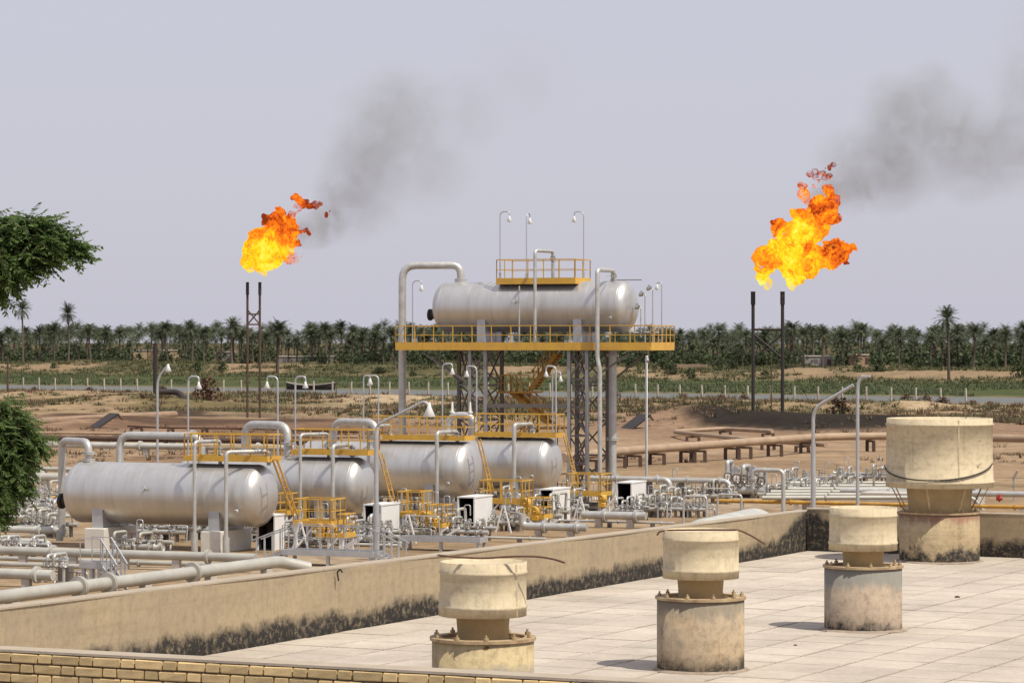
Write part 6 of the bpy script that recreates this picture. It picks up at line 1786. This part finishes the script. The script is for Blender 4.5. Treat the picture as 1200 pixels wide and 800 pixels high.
def smoke(label, blobs, d, base, dens, seed):
    """blobs: px, py, r (px), strength"""
    k = d / F
    P = [((pd(px, py, d) - base), r_ * k, s_) for px, py, r_, s_ in blobs]
    me = blobmesh([(p, r_ * 1.02) for p, r_, s_ in P], 1.2)
    m = bpy.data.materials.new('smoke_%d' % seed); m.use_nodes = True; nt = m.node_tree; nt.nodes.clear()
    out = nd(nt, 'ShaderNodeOutputMaterial'); tc = nd(nt, 'ShaderNodeTexCoord')
    n0 = nd(nt, 'ShaderNodeTexNoise'); n0.inputs['Scale'].default_value = 0.16; n0.inputs['Detail'].default_value = 4
    nt.links.new(tc.outputs['Object'], n0.inputs['Vector'])
    w = nd(nt, 'ShaderNodeVectorMath', operation='MULTIPLY_ADD')
    w.inputs[1].default_value = (5, 5, 5); w.inputs[2].default_value = (-2.5, -2.5, -2.5); nt.links.new(n0.outputs[1], w.inputs[0])
    wa = nd(nt, 'ShaderNodeVectorMath', operation='ADD'); nt.links.new(tc.outputs['Object'], wa.inputs[0]); nt.links.new(w.outputs[0], wa.inputs[1])
    tot = None
    for p, r_, s_ in P:
        dn = nd(nt, 'ShaderNodeVectorMath', operation='DISTANCE'); nt.links.new(wa.outputs[0], dn.inputs[0]); dn.inputs[1].default_value = p
        f = mth(nt, 'SUBTRACT', 1.0, mth(nt, 'DIVIDE', dn.outputs['Value'], r_), True)
        f = mth(nt, 'MULTIPLY', mth(nt, 'POWER', f, 1.0), s_)
        tot = f if tot is None else mth(nt, 'MAXIMUM', tot, f)
    n1 = noise_t(nt, wa.outputs[0], 0.34, 8, 0.7, 0.8)
    nn_ = mth(nt, 'MULTIPLY', mth(nt, 'SUBTRACT', n1, 0.34), 3.4, True)
    dn = mth(nt, 'MULTIPLY', mth(nt, 'MULTIPLY', tot, nn_), dens)
    pv_ = nd(nt, 'ShaderNodeVolumePrincipled'); pv_.inputs['Color'].default_value = (0.52, 0.53, 0.51, 1)
    pv_.inputs['Anisotropy'].default_value = 0.2
    nt.links.new(dn, pv_.inputs['Density']); nt.links.new(pv_.outputs[0], out.inputs['Volume'])
    me.materials.clear(); me.materials.append(m)
    o = link('smoke_plume', me); o.location = base
    return tag(o, label, 'smoke')
smoke('grey smoke drifting up right from the left flame', [(358, 272, 24, 2.2), (376, 264, 30, 2.2), (392, 255, 36, 1.4), (412, 226, 54, 1.0), (440, 185, 72, 0.8), (465, 145, 80, 0.65), (505, 195, 60, 0.4), (430, 240, 50, 0.6), (545, 135, 66, 0.22), (610, 95, 75, 0.12)], DL + 2, pd(450, 190, DL + 2), 0.26, 3)
smoke('darker grey smoke drifting right from the right flame', [(960, 228, 26, 2.0), (976, 220, 36, 1.9), (1002, 215, 46, 1.3), (1000, 190, 52, 0.8), (1045, 190, 70, 0.95), (1062, 140, 68, 1.0), (1085, 118, 56, 0.8), (1110, 160, 74, 0.9), (1150, 175, 72, 0.7), (1195, 165, 75, 0.6), (1205, 105, 65, 0.4), (1230, 60, 75, 0.25), (1260, 140, 80, 0.5)], DR + 2, pd(1080, 170, DR + 2), 0.27, 9)

# ------------------------------------------------------------------ the two near trees at the left
def near_tree(label, d, clusters, trunk_px, limbs, nleaf, leaf, seed, droop=0.35):
    rg = random.Random(seed); k = d / F
    base = pd(trunk_px, 400, d); base.z = 0
    t = thing('shade_tree', label, 'tree', W, tuple(base))
    mb = MB()
    for pts, r0, r1 in limbs:
        P = [pd(px, py, d + dd) if py is not None else Vector((pd(px, 400, d).x, d + dd, 0.0)) for px, py, dd in pts]
        n = 7; m_ = len(P); vs = []
        x, y = basis(P[1] - P[0])
        for i in range(m_):
            dr = (P[min(i + 1, m_ - 1)] - P[max(i - 1, 0)]).normalized(); x = (x - dr * x.dot(dr)).normalized(); y = dr.cross(x)
            rr = r0 + (r1 - r0) * i / (m_ - 1)
            for j in range(n):
                a_ = 2 * math.pi * j / n; vs.append(P[i] + x * (rr * math.cos(a_)) + y * (rr * math.sin(a_)))
        mb.add(vs, [(i * n + j, i * n + (j + 1) % n, (i + 1) * n + (j + 1) % n, (i + 1) * n + j) for i in range(m_ - 1) for j in range(n)], True)
    tw_ = MB(); lf = MB()
    tot = sum(c[2] * c[3] for c in clusters)
    for (px, py, rx, ry, dx, dy) in clusters:
        ns = max(6, int(nleaf * rx * ry / tot))
        for s_ in range(ns):
            a_ = rg.uniform(0, 6.283); rr = rg.random() ** 0.5
            cx = px + rx * rr * math.cos(a_); cy = py + ry * rr * math.sin(a_)
            c = pd(cx, cy, d + rg.gauss(0, 0.55) * (rx + ry) * 0.5 * k)
            # spray direction: outward along the limb, drooping
            dr = Vector((dx + rg.gauss(0, 0.55), rg.gauss(0, 0.6), -dy - droop + rg.gauss(0, 0.4))).normalized()
            L = leaf * rg.uniform(3.0, 5.0)
            sd = dr.cross(Vector((rg.gauss(0, .4), rg.gauss(0, .4), 1))).normalized()
            nn = 7
            tw_.bar(c, c + dr * L, 0.008)
            for q_ in range(nn):
                f = (q_ + 0.5) / nn; b_ = c + dr * (L * f)
                for sg in (-1, 1):
                    ld = (dr * 0.7 + sd * sg * rg.uniform(0.6, 1.1) + Vector((0, 0, rg.uniform(-0.5, 0.15)))).normalized()
                    ww = ld.cross(Vector((rg.gauss(0, .5), rg.gauss(0, .5), 1))).normalized() * leaf * 0.25
                    l = leaf * rg.uniform(0.75, 1.2)
                    lf.add([b_, b_ + ld * l * 0.45 + ww, b_ + ld * l, b_ + ld * l * 0.45 - ww], [(0, 1, 2, 3)])
    part(mb, 'trunk', MT['bark'], t)
    cr = part(lf, 'crown', MT['leaf_near'], t)
    part(tw_, 'twig', MT['bark'], cr)
    return t
near_tree('tall tree reaching in at the left edge, its leafy bough against the sky', 60,
          [(-40, 300, 45, 35, .3, 0), (-5, 268, 22, 16, .6, 0), (18, 272, 26, 25, .8, .05), (42, 268, 20, 16, .9, 0), (45, 287, 24, 20, .9, .05), (62, 281, 17, 13, 1, 0), (77, 287, 14, 11, 1, .1), (88, 293, 9, 8, 1, .15), (10, 298, 22, 22, .5, .3),
           (28, 308, 16, 12, .6, .4), (4, 320, 10, 14, .3, .6), (0, 335, 7, 12, .2, .7), (-70, 270, 50, 35, 0, 0), (-90, 320, 60, 60, 0, 0.2)],
          -110, [([(-110, None, 0), (-108, 600, 0), (-112, 450, 0), (-100, 350, 0), (-90, 260, 0)], 0.26, 0.10), ([(-108, 430, 0), (-80, 340, 0.2), (-45, 295, 0.2), (0, 280, 0), (48, 281, 0), (84, 290, 0)], 0.12, 0.012), ([(-60, 305, 0.2), (-30, 312, -.3), (0, 330, -.2)], 0.05, 0.012), ([(-10, 282, 0), (15, 300, 0.2), (30, 308, 0.2)], 0.04, 0.01)],
          2600, 0.12, 1)
near_tree('dense low green tree at the left edge, in front of the pipe bundle', 74,
          [(-25, 545, 45, 70, .2, .2), (8, 492, 20, 18, .4, 0), (21, 497, 17, 16, .6, 0), (5, 520, 32, 24, .5, .2), (29, 515, 18, 16, .7, .2), (39, 524, 11, 9, .8, .3), (16, 540, 22, 20, .5, .4), (8, 562, 24, 22, .4, .5), (24, 566, 11, 12, .5, .6), (0, 585, 14, 16, .2, .7), (6, 478, 18, 10, .3, -.2), (-50, 500, 40, 40, 0, 0)],
          -45, [([(-45, None, 0), (-43, 720, 0), (-40, 620, 0), (-30, 540, 0), (-20, 500, 0)], 0.2, 0.06), ([(-38, 600, 0), (-10, 555, 0.2), (20, 525, 0), (45, 520, 0)], 0.08, 0.012), ([(-30, 560, 0), (-5, 575, -.3), (5, 590, -.3)], 0.05, 0.01)],
          2000, 0.11, 2, 0.45)
